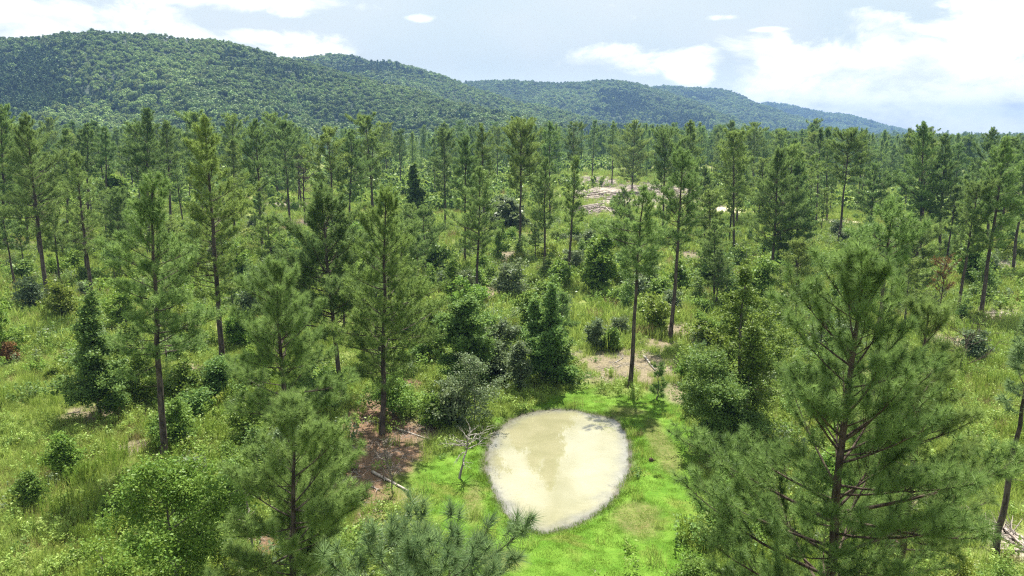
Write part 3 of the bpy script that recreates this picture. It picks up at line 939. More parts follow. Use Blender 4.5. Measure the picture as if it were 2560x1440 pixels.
# middle distance
MID = [
    ('pine with a dark double-pointed crown, tallest on the left skyline', 372, 640, 270, 48, 470, 'needle_dark', 366),
    ('slim pine close behind the dark double-pointed pine', 430, 600, 300, 30, 440, 'needle', 415),
    ('tall pine with a straight bare trunk and egg-shaped crown, right of the pointed bright pine', 657, 628, 296, 46, 480, 'needle', 641),
    ('tall pine with a narrow dark crown left of the bare dead pine', 725, 572, 308, 36, 470, 'needle_dark', 708),
    ('pine with a dense long crown above the dark heavy pine', 872, 600, 322, 42, 500, 'needle', 878),
    ('slender dark pine right of the dense long-crowned pine', 928, 540, 332, 30, 440, 'needle_dark', 932),
    ('pine with twin bare trunks and a small round crown below the hill', 1002, 470, 325, 26, 400, 'needle_dark', 1000),
    ('narrow pointed dark pine right of the white-leaved tree', 1113, 575, 328, 26, 500, 'needle_dark', 1108),
    ('leafy pine with a ragged crown standing over the round grey-green tree', 1192, 745, 418, 54, 640, 'needle', 1193),
    ('pine with a tall dense crown behind the ragged pine', 1162, 662, 338, 38, 520, 'needle', 1168),
    ('tall pine with a broad top, behind the ragged pine to its right', 1212, 600, 308, 32, 470, 'needle_olive', 1200),
    ('tall pine with long bare trunk and wide olive crown in the mid field', 1300, 642, 302, 46, 480, 'needle_olive', 1298),
    ('pine with a narrow crown and thin bare trunk, left of a thinner one', 1360, 690, 395, 38, 570, 'needle', 1364),
    ('thinnest pine with a pole-like trunk, left of the log pile', 1419, 712, 388, 25, 560, 'needle_olive', 1436),
    ('far pine left of the pole-like pine, crown against the hill', 1375, 545, 305, 26, 430, 'needle', 1373),
    ('far dark pine right above the pole-like pine', 1434, 520, 310, 22, 400, 'needle_dark', 1434),
    ('thin bare-trunked pine at the far end of the slash clearing', 1480, 448, 300, 17, 385, 'needle', 1487),
    ('second bare-trunked pine at the far end of the slash clearing', 1530, 458, 304, 18, 395, 'needle', 1533),
    ('broad bright pine standing in the slash among the log piles', 1580, 482, 303, 42, 470, 'needle_olive', 1588),
    ('pine close behind the scarred leaning pine', 1655, 600, 328, 36, 480, 'needle', 1662),
    ('tall slim pine between the slash clearing and the sand track', 1722, 560, 300, 34, 470, 'needle_olive', 1728),
    ('dense pine with a double trunk beside the patch of white sand', 1831, 552, 362, 42, 505, 'needle', 1851),
    ('pointed dark pine on the skyline behind the double-trunked pine', 1815, 500, 302, 29, 420, 'needle_dark', 1828),
    ('pine with a small round top, right of the pointed skyline pine', 1882, 500, 310, 24, 400, 'needle', 1886),
    ('wide drooping pine with two trunks behind the large sweetgum', 1930, 694, 372, 66, 620, 'needle', 1948),
    ('dark pine close right of the wide drooping two-trunked pine', 1992, 690, 400, 48, 640, 'needle_dark', 1995),
    ('narrow dark pine on the skyline above the dark right-hand stand', 2040, 560, 322, 22, 430, 'needle_dark', 2050),
    ('tall straight pine with a bare trunk beside the white track', 2096, 612, 328, 44, 460, 'needle_olive', 2127),
    ('forked pine right of the pine by the white track', 2172, 640, 408, 48, 540, 'needle_dark', 2190),
    ('tallest pine on the right skyline with a knobbly open top', 2300, 640, 308, 52, 560, 'needle', 2312),
    ('dark full pine beside the knobbly-topped pine', 2350, 640, 334, 36, 540, 'needle_dark', 2370),
    ('pine with a leaning trunk in the weeds at the right, left of another leaning one', 2392, 790, 462, 46, 640, 'needle', 2442),
    ('tall pine leaning right over the grey slash patch', 2452, 792, 345, 55, 620, 'needle', 2515),
    ('pine at the right edge, only its leaning trunk and half its crown in view', 2530, 692, 350, 55, 560, 'needle', 2580),
    ('knobbly open-topped pine near the right edge of the skyline', 2470, 600, 318, 42, 480, 'needle_dark', 2482),
    ('pine behind the lone left-edge pine, dark trunk in short grass', 70, 612, 330, 55, 520, 'needle', 52),
    ('slim pine with a slight bend right of the lone left-edge pine', 170, 610, 320, 32, 470, 'needle', 165),
    ('dark-topped pine on the left skyline, left of another dark top', 218, 590, 308, 26, 440, 'needle_dark', 214),
    ('dark round-topped pine on the left skyline below the pale green slope', 268, 590, 318, 28, 440, 'needle_dark', 264),
    ('pine at the far left edge with a feathery top', 12, 640, 268, 40, 520, 'needle', 10),
    ('broad low pine behind the thin sparse pine', 300, 690, 470, 50, 600, 'needle', 296),
    ('pine with a pale crown left of the egg-shaped pine', 585, 590, 350, 32, 480, 'needle_olive', 578),
    ('bushy half-grown pine in front of the slash, left of the sandy bank pine', 1065, 690, 520, 46, 640, 'needle', 1062),
    ('half-grown pine with open limbs right of the dark heavy pine', 1010, 800, 560, 62, 740, 'needle', 1000),
    ('half-grown pine beside the log pile, behind the sandy-bank pine', 1560, 640, 470, 40, 600, 'needle', 1562),
    ('half-grown dark pine right of the leaning scarred pine', 1760, 610, 420, 38, 560, 'needle_dark', 1758),
    ('short bushy pine below the forked pine', 2185, 735, 560, 48, 700, 'needle', 2190),
    ('short tufted pine in front of the knobbly-topped pine', 2290, 760, 560, 52, 720, 'needle', 2296),
]
for i, (lb, bx, by, ty, hw, cby, mt, tx) in enumerate(MID):
    hero(lb, bx, by, ty, hw, cby, mt, topx=tx, group=G_MID, seed=200 + i * 7, lod=1 if by > 590 else 2, top='round' if i % 4 == 3 else 'cone', dense=1.1)

# cones on the close pine
g = np.random.default_rng(5)
for i in range(18):
    p = big_tufts[g.integers(0, len(big_tufts))]
    s = np.linspace(0, 1, 7); tb = Tubes()
    tb.add(np.c_[np.zeros(7), s * .09 - .05, -s * .03], np.array([.004, .026, .036, .036, .03, .018, .003]), 8)
    v, f = tb.arrays()
    new_obj('pine_cone', v + p - [0, 0, .06], f, M['cone'], big)

# ------------------------------------------------------------------ broadleaf trees and shrubs
DEC = [  # label, name, cat, px, base y or None, D, top y, half width px, shape, mat, leaf scale, multi
    ('big leafy sapling with glossy leaves in front of the tall pine with long bare trunk', 'sapling', 'tree', 425, None, 27, 1150, 185, 'open', 'leaf_bright', 1, 1),
    ('low bright green bush at the foot of the big leafy sapling', 'shrub', 'shrub', 258, None, 27.5, 1345, 85, 'bush', 'leaf_bright', 1, 3),
    ('yellowish bush right of the foot of the big leafy sapling', 'shrub', 'shrub', 545, None, 27, 1385, 75, 'bush', 'leaf_yellow', 1, 3),
    ('dark bush between the big leafy sapling and the full bushy pine', 'shrub', 'shrub', 570, 1310, None, 1160, 60, 'bush', 'leaf_dark', 1, 2),
    ('dark vine-hung tree with leafy sides in the left field', 'broadleaf_tree', 'tree', 252, 1045, None, 700, 92, 'cone', 'leaf_dark', 1, 2),
    ('pale bush right of the vine-hung tree', 'shrub', 'shrub', 335, 1000, None, 870, 60, 'bush', 'leaf_mid', 1, 2),
    ('dark conical broadleaf tree at the head of the pond', 'broadleaf_tree', 'tree', 1355, 962, None, 690, 78, 'cone', 'leaf_dark', 1, 2),
    ('dark spreading bush at the foot of the conical tree by the pond', 'shrub', 'shrub', 1395, 950, None, 850, 62, 'bush', 'leaf_dark', 1, 3),
    ('round grey-green tree on the left bank of the pond', 'broadleaf_tree', 'tree', 1185, 1062, None, 888, 92, 'round', 'leaf_grey', .8, 1),
    ('slim upright grey-leaved sapling between the two trees at the pond head', 'sapling', 'tree', 1303, 985, None, 850, 30, 'round', 'leaf_grey', .9, 1),
    ('tall conical sweetgum-like tree right of the pond, left of the largest pine', 'broadleaf_tree', 'tree', 1850, 1105, None, 600, 165, 'cone', 'leaf_mid', 1.0, 2),
    ('dark leafy tree on the right bank in front of the tall conical tree', 'broadleaf_tree', 'tree', 1795, 1150, None, 870, 92, 'round', 'leaf_dark', .9, 2),
    ('dark bush below the largest pine at the edge of the bright grass', 'shrub', 'shrub', 1800, 1340, None, 1180, 60, 'bush', 'leaf_mid', .9, 3),
    ('small leafy bush at the lower right corner of the bright grass', 'shrub', 'shrub', 1740, None, 30, 1385, 55, 'bush', 'leaf_mid', .9, 2),
    ('tall blue-green broadleaf tree above the round grey-green tree', 'broadleaf_tree', 'tree', 1165, 965, None, 738, 72, 'round', 'leaf_dark', .9, 2),
    ('pale silvery tree beside the blue-green tree', 'broadleaf_tree', 'tree', 1235, 940, None, 800, 50, 'round', 'leaf_grey', .9, 2),
    ('dark tree with white-flecked leaves in the middle of the far field', 'broadleaf_tree', 'tree', 1040, 580, None, 400, 40, 'cone', 'leaf_dark', 1.3, 1),
    ('light green tree on the far left', 'broadleaf_tree', 'tree', 300, 560, None, 440, 36, 'round', 'leaf_bright', 1.6, 1),
    ('dense bush behind the trunk on the red-brown straw patch', 'shrub', 'shrub', 985, 1040, None, 930, 72, 'bush', 'leaf_mid', .9, 3),
    ('bright bush at the foot of the long bare trunk', 'shrub', 'shrub', 432, 1115, None, 995, 58, 'bush', 'leaf_mid', 1, 3),
    ('lone upright bush in the weeds left of the long bare trunk', 'shrub', 'shrub', 165, 1195, None, 1088, 36, 'bush', 'leaf_bright', 1, 2),
    ('small lone bush near the lower left edge', 'shrub', 'shrub', 75, 1272, None, 1180, 30, 'bush', 'leaf_mid', 1, 2),
    ('bright broadleaf tree cut by the left edge', 'broadleaf_tree', 'tree', 0, 900, None, 725, 55, 'round', 'leaf_bright', 1, 2),
    ('light green young tree in the middle field, left of the sandy-bank pine', 'broadleaf_tree', 'tree', 1490, 735, None, 580, 48, 'round', 'leaf_bright', 1.1, 2),
    ('neat round bush on the grass behind the pond', 'shrub', 'shrub', 1482, 872, None, 795, 30, 'round', 'leaf_grey', .9, 3),
    ('smaller upright bush right of the neat round bush', 'shrub', 'shrub', 1526, 876, None, 820, 18, 'bush', 'leaf_mid', .9, 2),
    ('dark bush on the grassy rise right of the scarred pine', 'shrub', 'shrub', 1785, 722, None, 605, 48, 'bush', 'leaf_dark', 1.1, 3),
    ('leafy young tree left of the ragged pine', 'broadleaf_tree', 'tree', 1130, 765, None, 640, 42, 'cone', 'leaf_mid', 1.1, 1),
    ('yellow-green bush beside the trunk of the sandy-bank pine', 'shrub', 'shrub', 1640, 830, None, 738, 42, 'bush', 'leaf_yellow', 1, 3),
    ('dark bush round the foot of the pointed bright pine', 'shrub', 'shrub', 545, 1000, None, 895, 48, 'bush', 'leaf_dark', 1, 3),
    ('small dark bush alone in the pale grass on the left', 'shrub', 'shrub', 66, 700, None, 652, 30, 'bush', 'leaf_dark', 1.2, 2),
    ('dark grey-green bush in the field below the olive-crowned pine', 'shrub', 'shrub', 1290, 575, None, 500, 50, 'bush', 'leaf_grey', 1.5, 3),
    ('leafy tree to the right of the tall conical tree, under the drooping pine', 'broadleaf_tree', 'tree', 1890, 790, None, 640, 50, 'round', 'leaf_mid', 1.1, 2),
    ('bush with reddish leaves at the left edge of the weeds', 'shrub', 'shrub', 22, 905, None, 862, 24, 'bush', 'leaf_red', .7, 1),
    ('green bush in front of the full bushy pine, at the straw patch edge', 'shrub', 'shrub', 800, 1440, None, 1330, 75, 'bush', 'leaf_mid', .9, 2),
    ('broad leafy bush between the straw patch and the grey-green tree', 'shrub', 'shrub', 1085, 1070, None, 990, 40, 'bush', 'leaf_mid', .9, 2),
    ('bright bush left of the straw patch, under the round-topped pine', 'shrub', 'shrub', 625, 1130, None, 1000, 58, 'bush', 'leaf_bright', .9, 3),
    ('dark leafy tree at the far right behind the dead rusty pine', 'broadleaf_tree', 'tree', 2440, 715, None, 600, 46, 'round', 'leaf_mid', 1.2, 2),
    ('low green bush in the slash at the lower right corner', 'shrub', 'shrub', 2500, None, 28, 1385, 75, 'bush', 'leaf_mid', .9, 3),
    ('yellow-green bush by the lower right corner slash', 'shrub', 'shrub', 2400, None, 27, 1370, 60, 'bush', 'leaf_yellow', .9, 3),
    ('leafy sapling left of the blue-green tree above the pond', 'sapling', 'tree', 1095, 905, None, 745, 48, 'cone', 'leaf_mid', 1, 2),
    ('bright young tree behind the blue-green tree above the pond', 'broadleaf_tree', 'tree', 1180, 850, None, 690, 55, 'round', 'leaf_bright', .9, 2),
    ('wide dark thicket bush under the half-grown open-limbed pine', 'shrub', 'shrub', 1040, 860, None, 755, 62, 'bush', 'leaf_dark', 1, 4),
    ('grey-green bush between the ragged pine and the narrow-crowned pine', 'shrub', 'shrub', 1272, 745, None, 660, 55, 'bush', 'leaf_grey', 1, 3),
    ('silvery bush in front of the pale silvery tree', 'shrub', 'shrub', 1255, 960, None, 850, 55, 'bush', 'leaf_grey', .9, 3),
    ('green sapling right behind the dark conical tree', 'sapling', 'tree', 1335, 850, None, 725, 42, 'round', 'leaf_mid', 1, 2),
    ('bright bush in the grass left of the light green young tree', 'shrub', 'shrub', 1400, 720, None, 650, 40, 'bush', 'leaf_bright', 1, 3),
    ('broad mid-green bush in the field left of the ragged pine', 'shrub', 'shrub', 1085, 680, None, 590, 50, 'bush', 'leaf_mid', 1.1, 3),
    ('mid-green bush by the trunk of the pointed bright pine', 'shrub', 'shrub', 610, 870, None, 775, 48, 'bush', 'leaf_mid', 1, 3),
    ('yellow-green bush left of the pointed bright pine', 'shrub', 'shrub', 470, 850, None, 765, 46, 'bush', 'leaf_yellow', 1, 3),
    ('bright sapling behind the vine-hung tree', 'sapling', 'tree', 320, 830, None, 690, 52, 'round', 'leaf_bright', 1, 2),
    ('yellowish brush beside the lone left-edge pine', 'shrub', 'shrub', 160, 800, None, 705, 48, 'bush', 'leaf_yellow', 1, 3),
    ('large bush between the vine-hung tree and the long bare trunk', 'shrub', 'shrub', 318, 930, None, 815, 52, 'bush', 'leaf_mid', 1, 3),
    ('grey-green sapling left of the round-topped pine', 'sapling', 'tree', 625, 800, None, 680, 45, 'round', 'leaf_grey', 1, 2),
    ('mid-green bush at the foot of the egg-shaped pine', 'shrub', 'shrub', 690, 660, None, 590, 42, 'bush', 'leaf_mid', 1.2, 3),
    ('bright bush in the field left of the egg-shaped pine', 'shrub', 'shrub', 590, 700, None, 615, 44, 'bush', 'leaf_bright', 1.1, 3),
    ('upright bush right of the long bare trunk', 'shrub', 'shrub', 480, 1010, None, 900, 44, 'bush', 'leaf_mid', 1, 3),
    ('bright bush behind the round-topped pine, near the dark foot bush', 'shrub', 'shrub', 640, 970, None, 870, 46, 'bush', 'leaf_bright', 1, 3),
    ('leafy sapling at the left foot of the tall conical tree', 'sapling', 'tree', 1745, 1030, None, 915, 42, 'round', 'leaf_mid', .9, 2),
    ('leafy tree just behind the tall conical tree', 'broadleaf_tree', 'tree', 1925, 930, None, 740, 65, 'round', 'leaf_mid', .9, 2),
    ('yellow-green bush below the dark pine beside the two-trunked pine', 'shrub', 'shrub', 2005, 770, None, 685, 40, 'bush', 'leaf_yellow', 1, 3),
    ('green bush between the scarred pine and the dark bush on the rise', 'shrub', 'shrub', 1712, 735, None, 645, 40, 'bush', 'leaf_mid', 1, 3),
    ('bright young tree far back beside the white track', 'broadleaf_tree', 'tree', 1990, 570, None, 485, 42, 'round', 'leaf_bright', 1.4, 2),
    ('leafy sapling in front of the short bushy pine', 'sapling', 'tree', 2125, 800, None, 695, 42, 'round', 'leaf_mid', 1, 2),
    ('bush in the tall weeds right of the scarred pine', 'shrub', 'shrub', 1760, 865, None, 785, 36, 'bush', 'leaf_mid', 1, 3),
    ('pale bush at the far end of the field left of the log pile', 'shrub', 'shrub', 1240, 560, None, 495, 50, 'bush', 'leaf_grey', 1.4, 3),
    ('bright bush in the field below the dense long-crowned pine', 'shrub', 'shrub', 900, 640, None, 560, 48, 'bush', 'leaf_bright', 1.2, 3),
    ('spreading bush left of the full bushy pine, above the yellowish bush', 'shrub', 'shrub', 600, 1240, None, 1110, 60, 'bush', 'leaf_mid', 1, 3),
]
for i, (lb, nm, cat, px, by, D, ty, hw, shp, mt, ls, mu) in enumerate(DEC):
    x, y, z = hit(px, by) if by else col_at(px, 1300, D)
    h = max(.8, height_for(x, y, z, ty)); cr = hw / FPX * y * 1.0
    placed.append((x, y))
    sz = max(.085, y * .0025) * ls
    ncl = 15 if y < 70 else 10
    per = 30 if y < 70 else 16
    if cat == 'tree' and h > 7: per, ncl = int(per * 1.5), int(ncl * 2.2)
    make_broad(nm, lb, cat, (x, y, float(ground_z(np.array([x]), np.array([y]))[0])), 'broadleaf trees among the pines' if cat == 'tree' else 'bushes in the weedy field', mt,
               seed=900 + i, h=h, cr=cr, shape=shp, size=sz, per=per, clumps=ncl, low=.1 if shp != 'open' else .22, multi=mu, spread=.3 if y < 80 else .45, flat=.45)

# ------------------------------------------------------------------ dead wood
def dead_thing(name, label, px, by, seed, mat, D=None, **kw):
    x, y, z = hit(px, by)
    t = thing(name, label, 'dead tree', (x, y, z - .02))
    (v, f), ends = bare_arrays(seed, **kw)
    new_obj('branches', v, f, M[mat], t, smooth=True)
    return t, ends


dead_thing('dead_tree', 'small bare dead tree leaning over the left edge of the pond', 1147, 1196, 41, 'dead', h=2.7, spread=2.3, nl=16, twigs=7, lean=(.7, .2), r0=.075, up=12, low=.5, tw=.014)
dead_thing('dead_tree', 'grey bare dead sapling standing in the red-brown straw patch', 985, 1240, 42, 'dead_dark', h=3.4, spread=1.0, nl=22, twigs=6, lean=(-.4, 0), r0=.05, up=48, low=.15, tw=.014)
dead_thing('dead_tree', 'tall bare dead pine with reddish bark on the left, below the hill', 762, 560, 43, 'bark_red', h=14.5, spread=3.6, nl=30, twigs=5, lean=(.5, 0), r0=.2, up=22, low=.35, tw=.04)
dt, ends = dead_thing('dead_tree', 'dead young pine with rusty brown needles right of the largest pine', 2345, 800, 44, 'bark_red', h=6.4, spread=2.3, nl=30, twigs=6, r0=.07, up=45, low=.2, tw=.02)
E = np.array([e for e, d in ends]); Dd = np.array([d for e, d in ends])
kk = E[:, 2] > 3.4
nv, nf = needles(E[kk], Dd[kk] + [0, 0, .2], 22, .22, .022, np.random.default_rng(3))
new_obj('needles', nv, nf, M['needle_rust'], dt, tint=np.random.default_rng(4).random(len(nv)))
dead_thing('dead_tree', 'bare reddish dead brush with long curved limbs behind the largest pine', 2400, 930, 45, 'bark_red', h=3.6, spread=3.6, nl=20, twigs=6, r0=.06, up=40, low=.05, tw=.016)
dead_thing('dead_tree', 'thin dark leafless pole in front of the full bushy pine', 634, 1438, 46, 'dead_dark', h=5.2, spread=.8, nl=8, twigs=3, r0=.06, up=30, low=.35, tw=.012)
dead_thing('dead_tree', 'grey leafless brush at the foot of the second right pine', 2240, 1400, 47, 'dead', h=2.2, spread=2.2, nl=14, twigs=6, r0=.05, up=30, low=.1, tw=.014)


def log_obj(name, label, a, b, r, group=None, mat='log', seed=0, lift=0.0):
    """a fallen trunk between two ground points, lying on the ground"""
    gg = np.random.default_rng(seed)
    a = np.array(a, float); b = np.array(b, float)
    s = np.linspace(0, 1, 7)
    P = a + (b - a) * s[:, None]
    P[:, :2] += np.cumsum(gg.normal(0, .03 * np.linalg.norm(b - a) / 6, (7, 2)), 0)
    gz = ground_z(P[:, 0], P[:, 1])
    P[:, 2] = gz + r * .8 + lift + P[:, 2]
    tb = Tubes(); tb.add(P, r * (1.1 - .5 * s), 8)
    if r < .12:
        for q in range(4):
            u = gg.uniform(.25, .95); p = a + (b - a) * u; p[2] = np.interp(u, s, P[:, 2])
            d = unit((b - a) / np.linalg.norm(b - a) + gg.normal(0, .5, 3) + [0, 0, .35])
            l = gg.uniform(.4, 1.2); tb.add(np.array([p, p + d * l * .5, p + d * l + gg.normal(0, .08, 3)]), [r * .45, r * .3, r * .15], 4)
    v, f = tb.arrays()
    c = v.mean(0); c[2] = v[:, 2].min()
    # end caps
    nv = len(v)
    caps = [np.arange(8)[None, ::-1], (np.arange(8) + 6 * 8)[None]]
    o = new_obj(name, v - c, [f] + caps, M[mat], smooth=True)
    o.location = c
    o['label'] = label; o['category'] = 'log'
    if group: o['group'] = group
    return o


def gp(px, py): x, y, z = hit(px, py); return (x, y, 0)


log_obj('fallen_log', 'long fallen log lying across the red-brown straw patch', gp(930, 1182), gp(1022, 1232), .09, seed=1)
log_obj('fallen_log', 'thin crooked fallen branch above the straw patch, left of the pond', gp(985, 1070), gp(1078, 1102), .06, seed=2)
log_obj('fallen_log', 'short stick below the long fallen log on the straw', gp(918, 1212), gp(950, 1228), .05, seed=3)
log_obj('fallen_log', 'pale fallen trunk slanting across the sandy bank right of the pine trunk', gp(1610, 892), gp(1640, 928), .1, seed=4, mat='dead')
log_obj('fallen_log', 'small pale branch left of the trunk on the sandy bank', gp(1537, 908), gp(1558, 896), .05, seed=5, mat='dead')
log_obj('fallen_log', 'pale broken branch propped beside the scarred leaning pine', gp(1652, 842), gp(1668, 815), .09, seed=6, mat='dead', lift=.3)
log_obj('fallen_log', 'grey stick in the lower left field near the vine-hung tree', gp(165, 1036), gp(200, 1030), .05, seed=7)
log_obj('fallen_log', 'weathered branch on the bare patch left of the pointed bright pine', gp(470, 918), gp(500, 938), .07, seed=8)

# log heaps of the slash clearing
g = np.random.default_rng(21)
HEAPS = [(1500, 492, 75, 13, 52, 'log heap at the left of the slash clearing'), (1482, 528, 42, 10, 32, 'nearest small log heap of the slash clearing'),
         (1570, 490, 55, 7, 22, 'slash behind the sandy-bank pine'), (1640, 478, 50, 7, 14, 'scattered far slash right of the broad bright pine'),
         (1765, 500, 36, 6, 14, 'low slash heap beside the white sand'), (2490, 790, 52, 8, 16, 'slash patch under the right leaning pine'), (2515, 1345, 40, 34, 16, 'slash in the lower right corner')]
for hi_, (px, py, rx, ry, n, lb) in enumerate(HEAPS):
    cx, cy, ex, ey = world_ellipse(px, py, rx, ry)
    ey = min(ey, 14)
    for i in range(n):
        a = g.random() * 6.28; q = math.sqrt(g.random())
        x, y = cx + math.cos(a) * ex * q, cy + math.sin(a) * ey * q
        big_ = g.random() < .35
        L = g.uniform(1.5, 3.2) if cy < 100 else g.uniform(3, 8)
        th = g.random() * 3.14
        r_ = (g.uniform(.05, .09) if cy < 100 else g.uniform(.12, .26))
        dz = (1 - q) * g.random() * (1.3 if cy > 100 else .3)
        log_obj('cut_log', 'weathered grey log in the %s' % lb, (x - math.cos(th) * L / 2, y - math.sin(th) * L / 2, 0), (x + math.cos(th) * L / 2, y + math.sin(th) * L / 2, g.uniform(-.3, .6) * (cy > 100)),
                r_, group='logs of the ' + lb, seed=400 + hi_ * 50 + i, lift=dz)

# the small dark stump on the bright grass
x, y, z = hit(1628, 1152)
tb = Tubes(); tb.add(np.array([[0, 0, -.05], [0, 0, .06], [.02, 0, .16], [.03, .01, .19]]), [.17, .15, .13, .04], 9)
tb.add(np.array([[.1, 0, .03], [.25, .05, .02], [.34, .06, -.02]]), [.05, .04, .02], 5)
v, f = tb.arrays()
st = new_obj('tree_stump', v, f, M['cone'], smooth=True); st.location = (x, y, float(ground_z(np.array([x]), np.array([y]))[0]))
st['label'] = 'small blackened stump alone on the bright grass right of the pond'; st['category'] = 'stump'

# two little cedars by the pond head
for lb, px, by, ty, hw in (('small dark cedar on the bank behind the pond, right of the bare trunk', 1643, 1000, 918, 18),):
    x, y, z = hit(px, by); h = height_for(x, y, z, ty)
    placed.append((x, y))
    t = thing('cedar_tree', lb, 'cedar', (x, y, z))
    (tv, tf), (cv, cf, ti), _ = pine_arrays(seed=77, h=h, cr=.55, cb=.06, lod=1, dense=1.6, bare_low=0, r0=.05)
    new_obj('trunk', tv, tf, M['bark_grey'], t, smooth=True); new_obj('crown', cv, cf, M['leaf_dark'], t, tint=ti)

# ------------------------------------------------------------------ the rest of the stand: copies of eight pines
protos = []
for i in range(9):
    g = np.random.default_rng(3000 + i)
    t = thing('pine_tree', 'far pine of the thinned stand', 'pine tree', (0, 0, 0), 0, G_MID)
    kw = dict(seed=3100 + i, h=17.5 + g.uniform(-1, 2.5), cr=g.uniform(2.3, 3.3), cb=g.uniform(.28, .52), lod=2, top='round' if i % 3 == 2 else 'cone', dense=1.15)
    (tv, tf), (cv, cf, ti), _ = pine_arrays(**kw)
    new_obj('trunk', tv, tf, M['bark'], t, smooth=True)
    new_obj('crown', cv, cf, M[('needle', 'needle_dark', 'needle_olive')[i % 3]], t, tint=ti)
    protos.append(t)


def zone(x, y):
    """a phrase for where a tree of the far stand grows"""
    px = 1280 + FPX * x / (y * CP)
    band = 'front' if y < 185 else 'middle' if y < 250 else 'back'
    marks = [(-1e9, 150, 'the lone left-edge pine'), (150, 330, 'the thin sparse pine'), (330, 470, 'the double-pointed pine'), (470, 620, 'the pointed bright pine'), (620, 740, 'the egg-shaped pine'),
             (740, 900, 'the bare dead pine'), (900, 1020, 'the slender dark pine'), (1020, 1160, 'the white-flecked tree'), (1160, 1260, 'the ragged pine'), (1260, 1340, 'the olive-crowned pine'), (1340, 1450, 'the pole-like pine'),
             (1450, 1600, 'the slash clearing'), (1600, 1700, 'the broad bright pine'), (1700, 1790, 'the scarred leaning pine'), (1790, 1900, 'the white sand patch'), (1900, 2020, 'the two-trunked drooping pine'),
             (2020, 2140, 'the white track'), (2140, 2260, 'the forked pine'), (2260, 2400, 'the knobbly-topped pine'), (2400, 1e9, 'the right leaning pine')]
    for a, b, s in marks:
        if a <= px < b: return band, s
    return band, marks[-1][2]


g = np.random.default_rng(55)
cands = []
clear = [world_ellipse(1580, 485, 210, 45), world_ellipse(1810, 525, 75, 12), world_ellipse(1480, 600, 110, 60), world_ellipse(60, 610, 90, 25)]
tries = 0
used_first = set()
count = 0
while count < 196 and tries < 20000:
    tries += 1
    y = math.sqrt(g.uniform(118 ** 2, 330 ** 2)); x = g.uniform(-.74, .74) * y
    if any(((x - cx) / ex) ** 2 + ((y - cy) / ey) ** 2 < 1 for cx, cy, ex, ey in clear): continue
    px = 1280 + FPX * x / (y * CP)
    if 1330 < px < 1560 and y < 340 and g.random() < .85: continue
    if 1000 < px < 1760 and y < 170: continue
    if g.random() > .35 + .65 * (px < 750) + .5 * (px > 1850): continue
    if any((x - a) ** 2 + (y - b) ** 2 < 30 for a, b in placed): continue
    placed.append((x, y)); count += 1
    pi = int(g.integers(0, len(protos)))
    sz = g.uniform(.78, 1.2) * (g.uniform(.42, .78) if g.random() < .4 else 1.0)
    wid = g.uniform(.85, 1.2)
    band, near = zone(x, y)
    size_w = 'half-grown' if sz < .62 else 'short' if sz < .85 else 'tall' if sz > 1.03 else 'middling'
    tone = ('green', 'dark', 'olive')[pi % 3]
    shape_w = 'round-topped' if pi % 3 == 2 else 'broad' if wid > 1.06 else 'narrow'
    lb = '%s %s %s pine, %s rows beyond %s' % (size_w, shape_w, tone, band, near)
    loc = (x, y, float(base_z(x, y)) - .05)
    if pi not in used_first:
        o = protos[pi]; used_first.add(pi)
        o.location = loc; o.rotation_euler = (0, 0, g.random() * 6.28); o.scale = (sz * wid, sz * wid, sz); o['label'] = lb; o['group'] = lb
    else:
        tilt = g.normal(0, .03, 2)
        dup(protos[pi], loc, (tilt[0], tilt[1], g.random() * 6.28), (sz * wid, sz * wid, sz), lb, lb)

# half-grown pines nearer by, between the tall ones
g = np.random.default_rng(58)
count = tries = 0
while count < 34 and tries < 9000:
    tries += 1
    y = g.uniform(58, 122); x = g.uniform(-.7, .7) * y
    px = 1280 + FPX * x / (y * CP)
    if (1290 < px < 1800 and y < 105) or (px < 330 and y < 100) or (px > 2330 and y < 95): continue
    if any((x - a) ** 2 + (y - b) ** 2 < 9 for a, b in placed): continue
    placed.append((x, y)); count += 1
    pi = int(g.integers(0, len(protos)))
    sz = g.uniform(.3, .62); wid = g.uniform(1.0, 1.4)
    near = zone(x, y)[1]
    lb = '%s half-grown %s pine among brush, nearer than %s' % ('smaller' if sz < .45 else 'larger', ('green', 'dark', 'olive')[pi % 3], near)
    tilt = g.normal(0, .03, 2)
    dup(protos[pi], (x, y, float(base_z(x, y)) - .05), (tilt[0], tilt[1], g.random() * 6.28), (sz * wid, sz * wid, sz), lb, lb)

# smaller shrubs and saplings filling the field: copies
sprot = []
for i, (mt, h, cr, shp) in enumerate([('leaf_mid', 1.6, 1.0, 'bush'), ('leaf_bright', 1.9, 1.0, 'bush'), ('leaf_dark', 1.5, 1.1, 'bush'), ('leaf_yellow', 1.3, 1.0, 'bush'), ('leaf_grey', 2.1, 1.0, 'round'), ('leaf_mid', 3.4, 1.1, 'cone'), ('leaf_dark', 3.6, 1.2, 'cone')]):
    t = thing('shrub', 'shrub in the field', 'shrub', (0, 0, 0), 0, 'small shrubs in the field')
    (tv, tf), (cv, cf, ti) = broad_arrays(seed=5000 + i, h=h, cr=cr, shape=shp, size=.13, per=24, clumps=8, low=.08, multi=3 if i < 5 else 2, spread=.32)
    new_obj('stem', tv, tf, M['bark_grey'], t, smooth=True); new_obj('foliage', cv, cf, M[mt], t, tint=ti)
    sprot.append((t, ('mid-green', 'bright green', 'dark', 'yellow-green', 'grey-green', 'upright mid-green', 'upright dark')[i]))
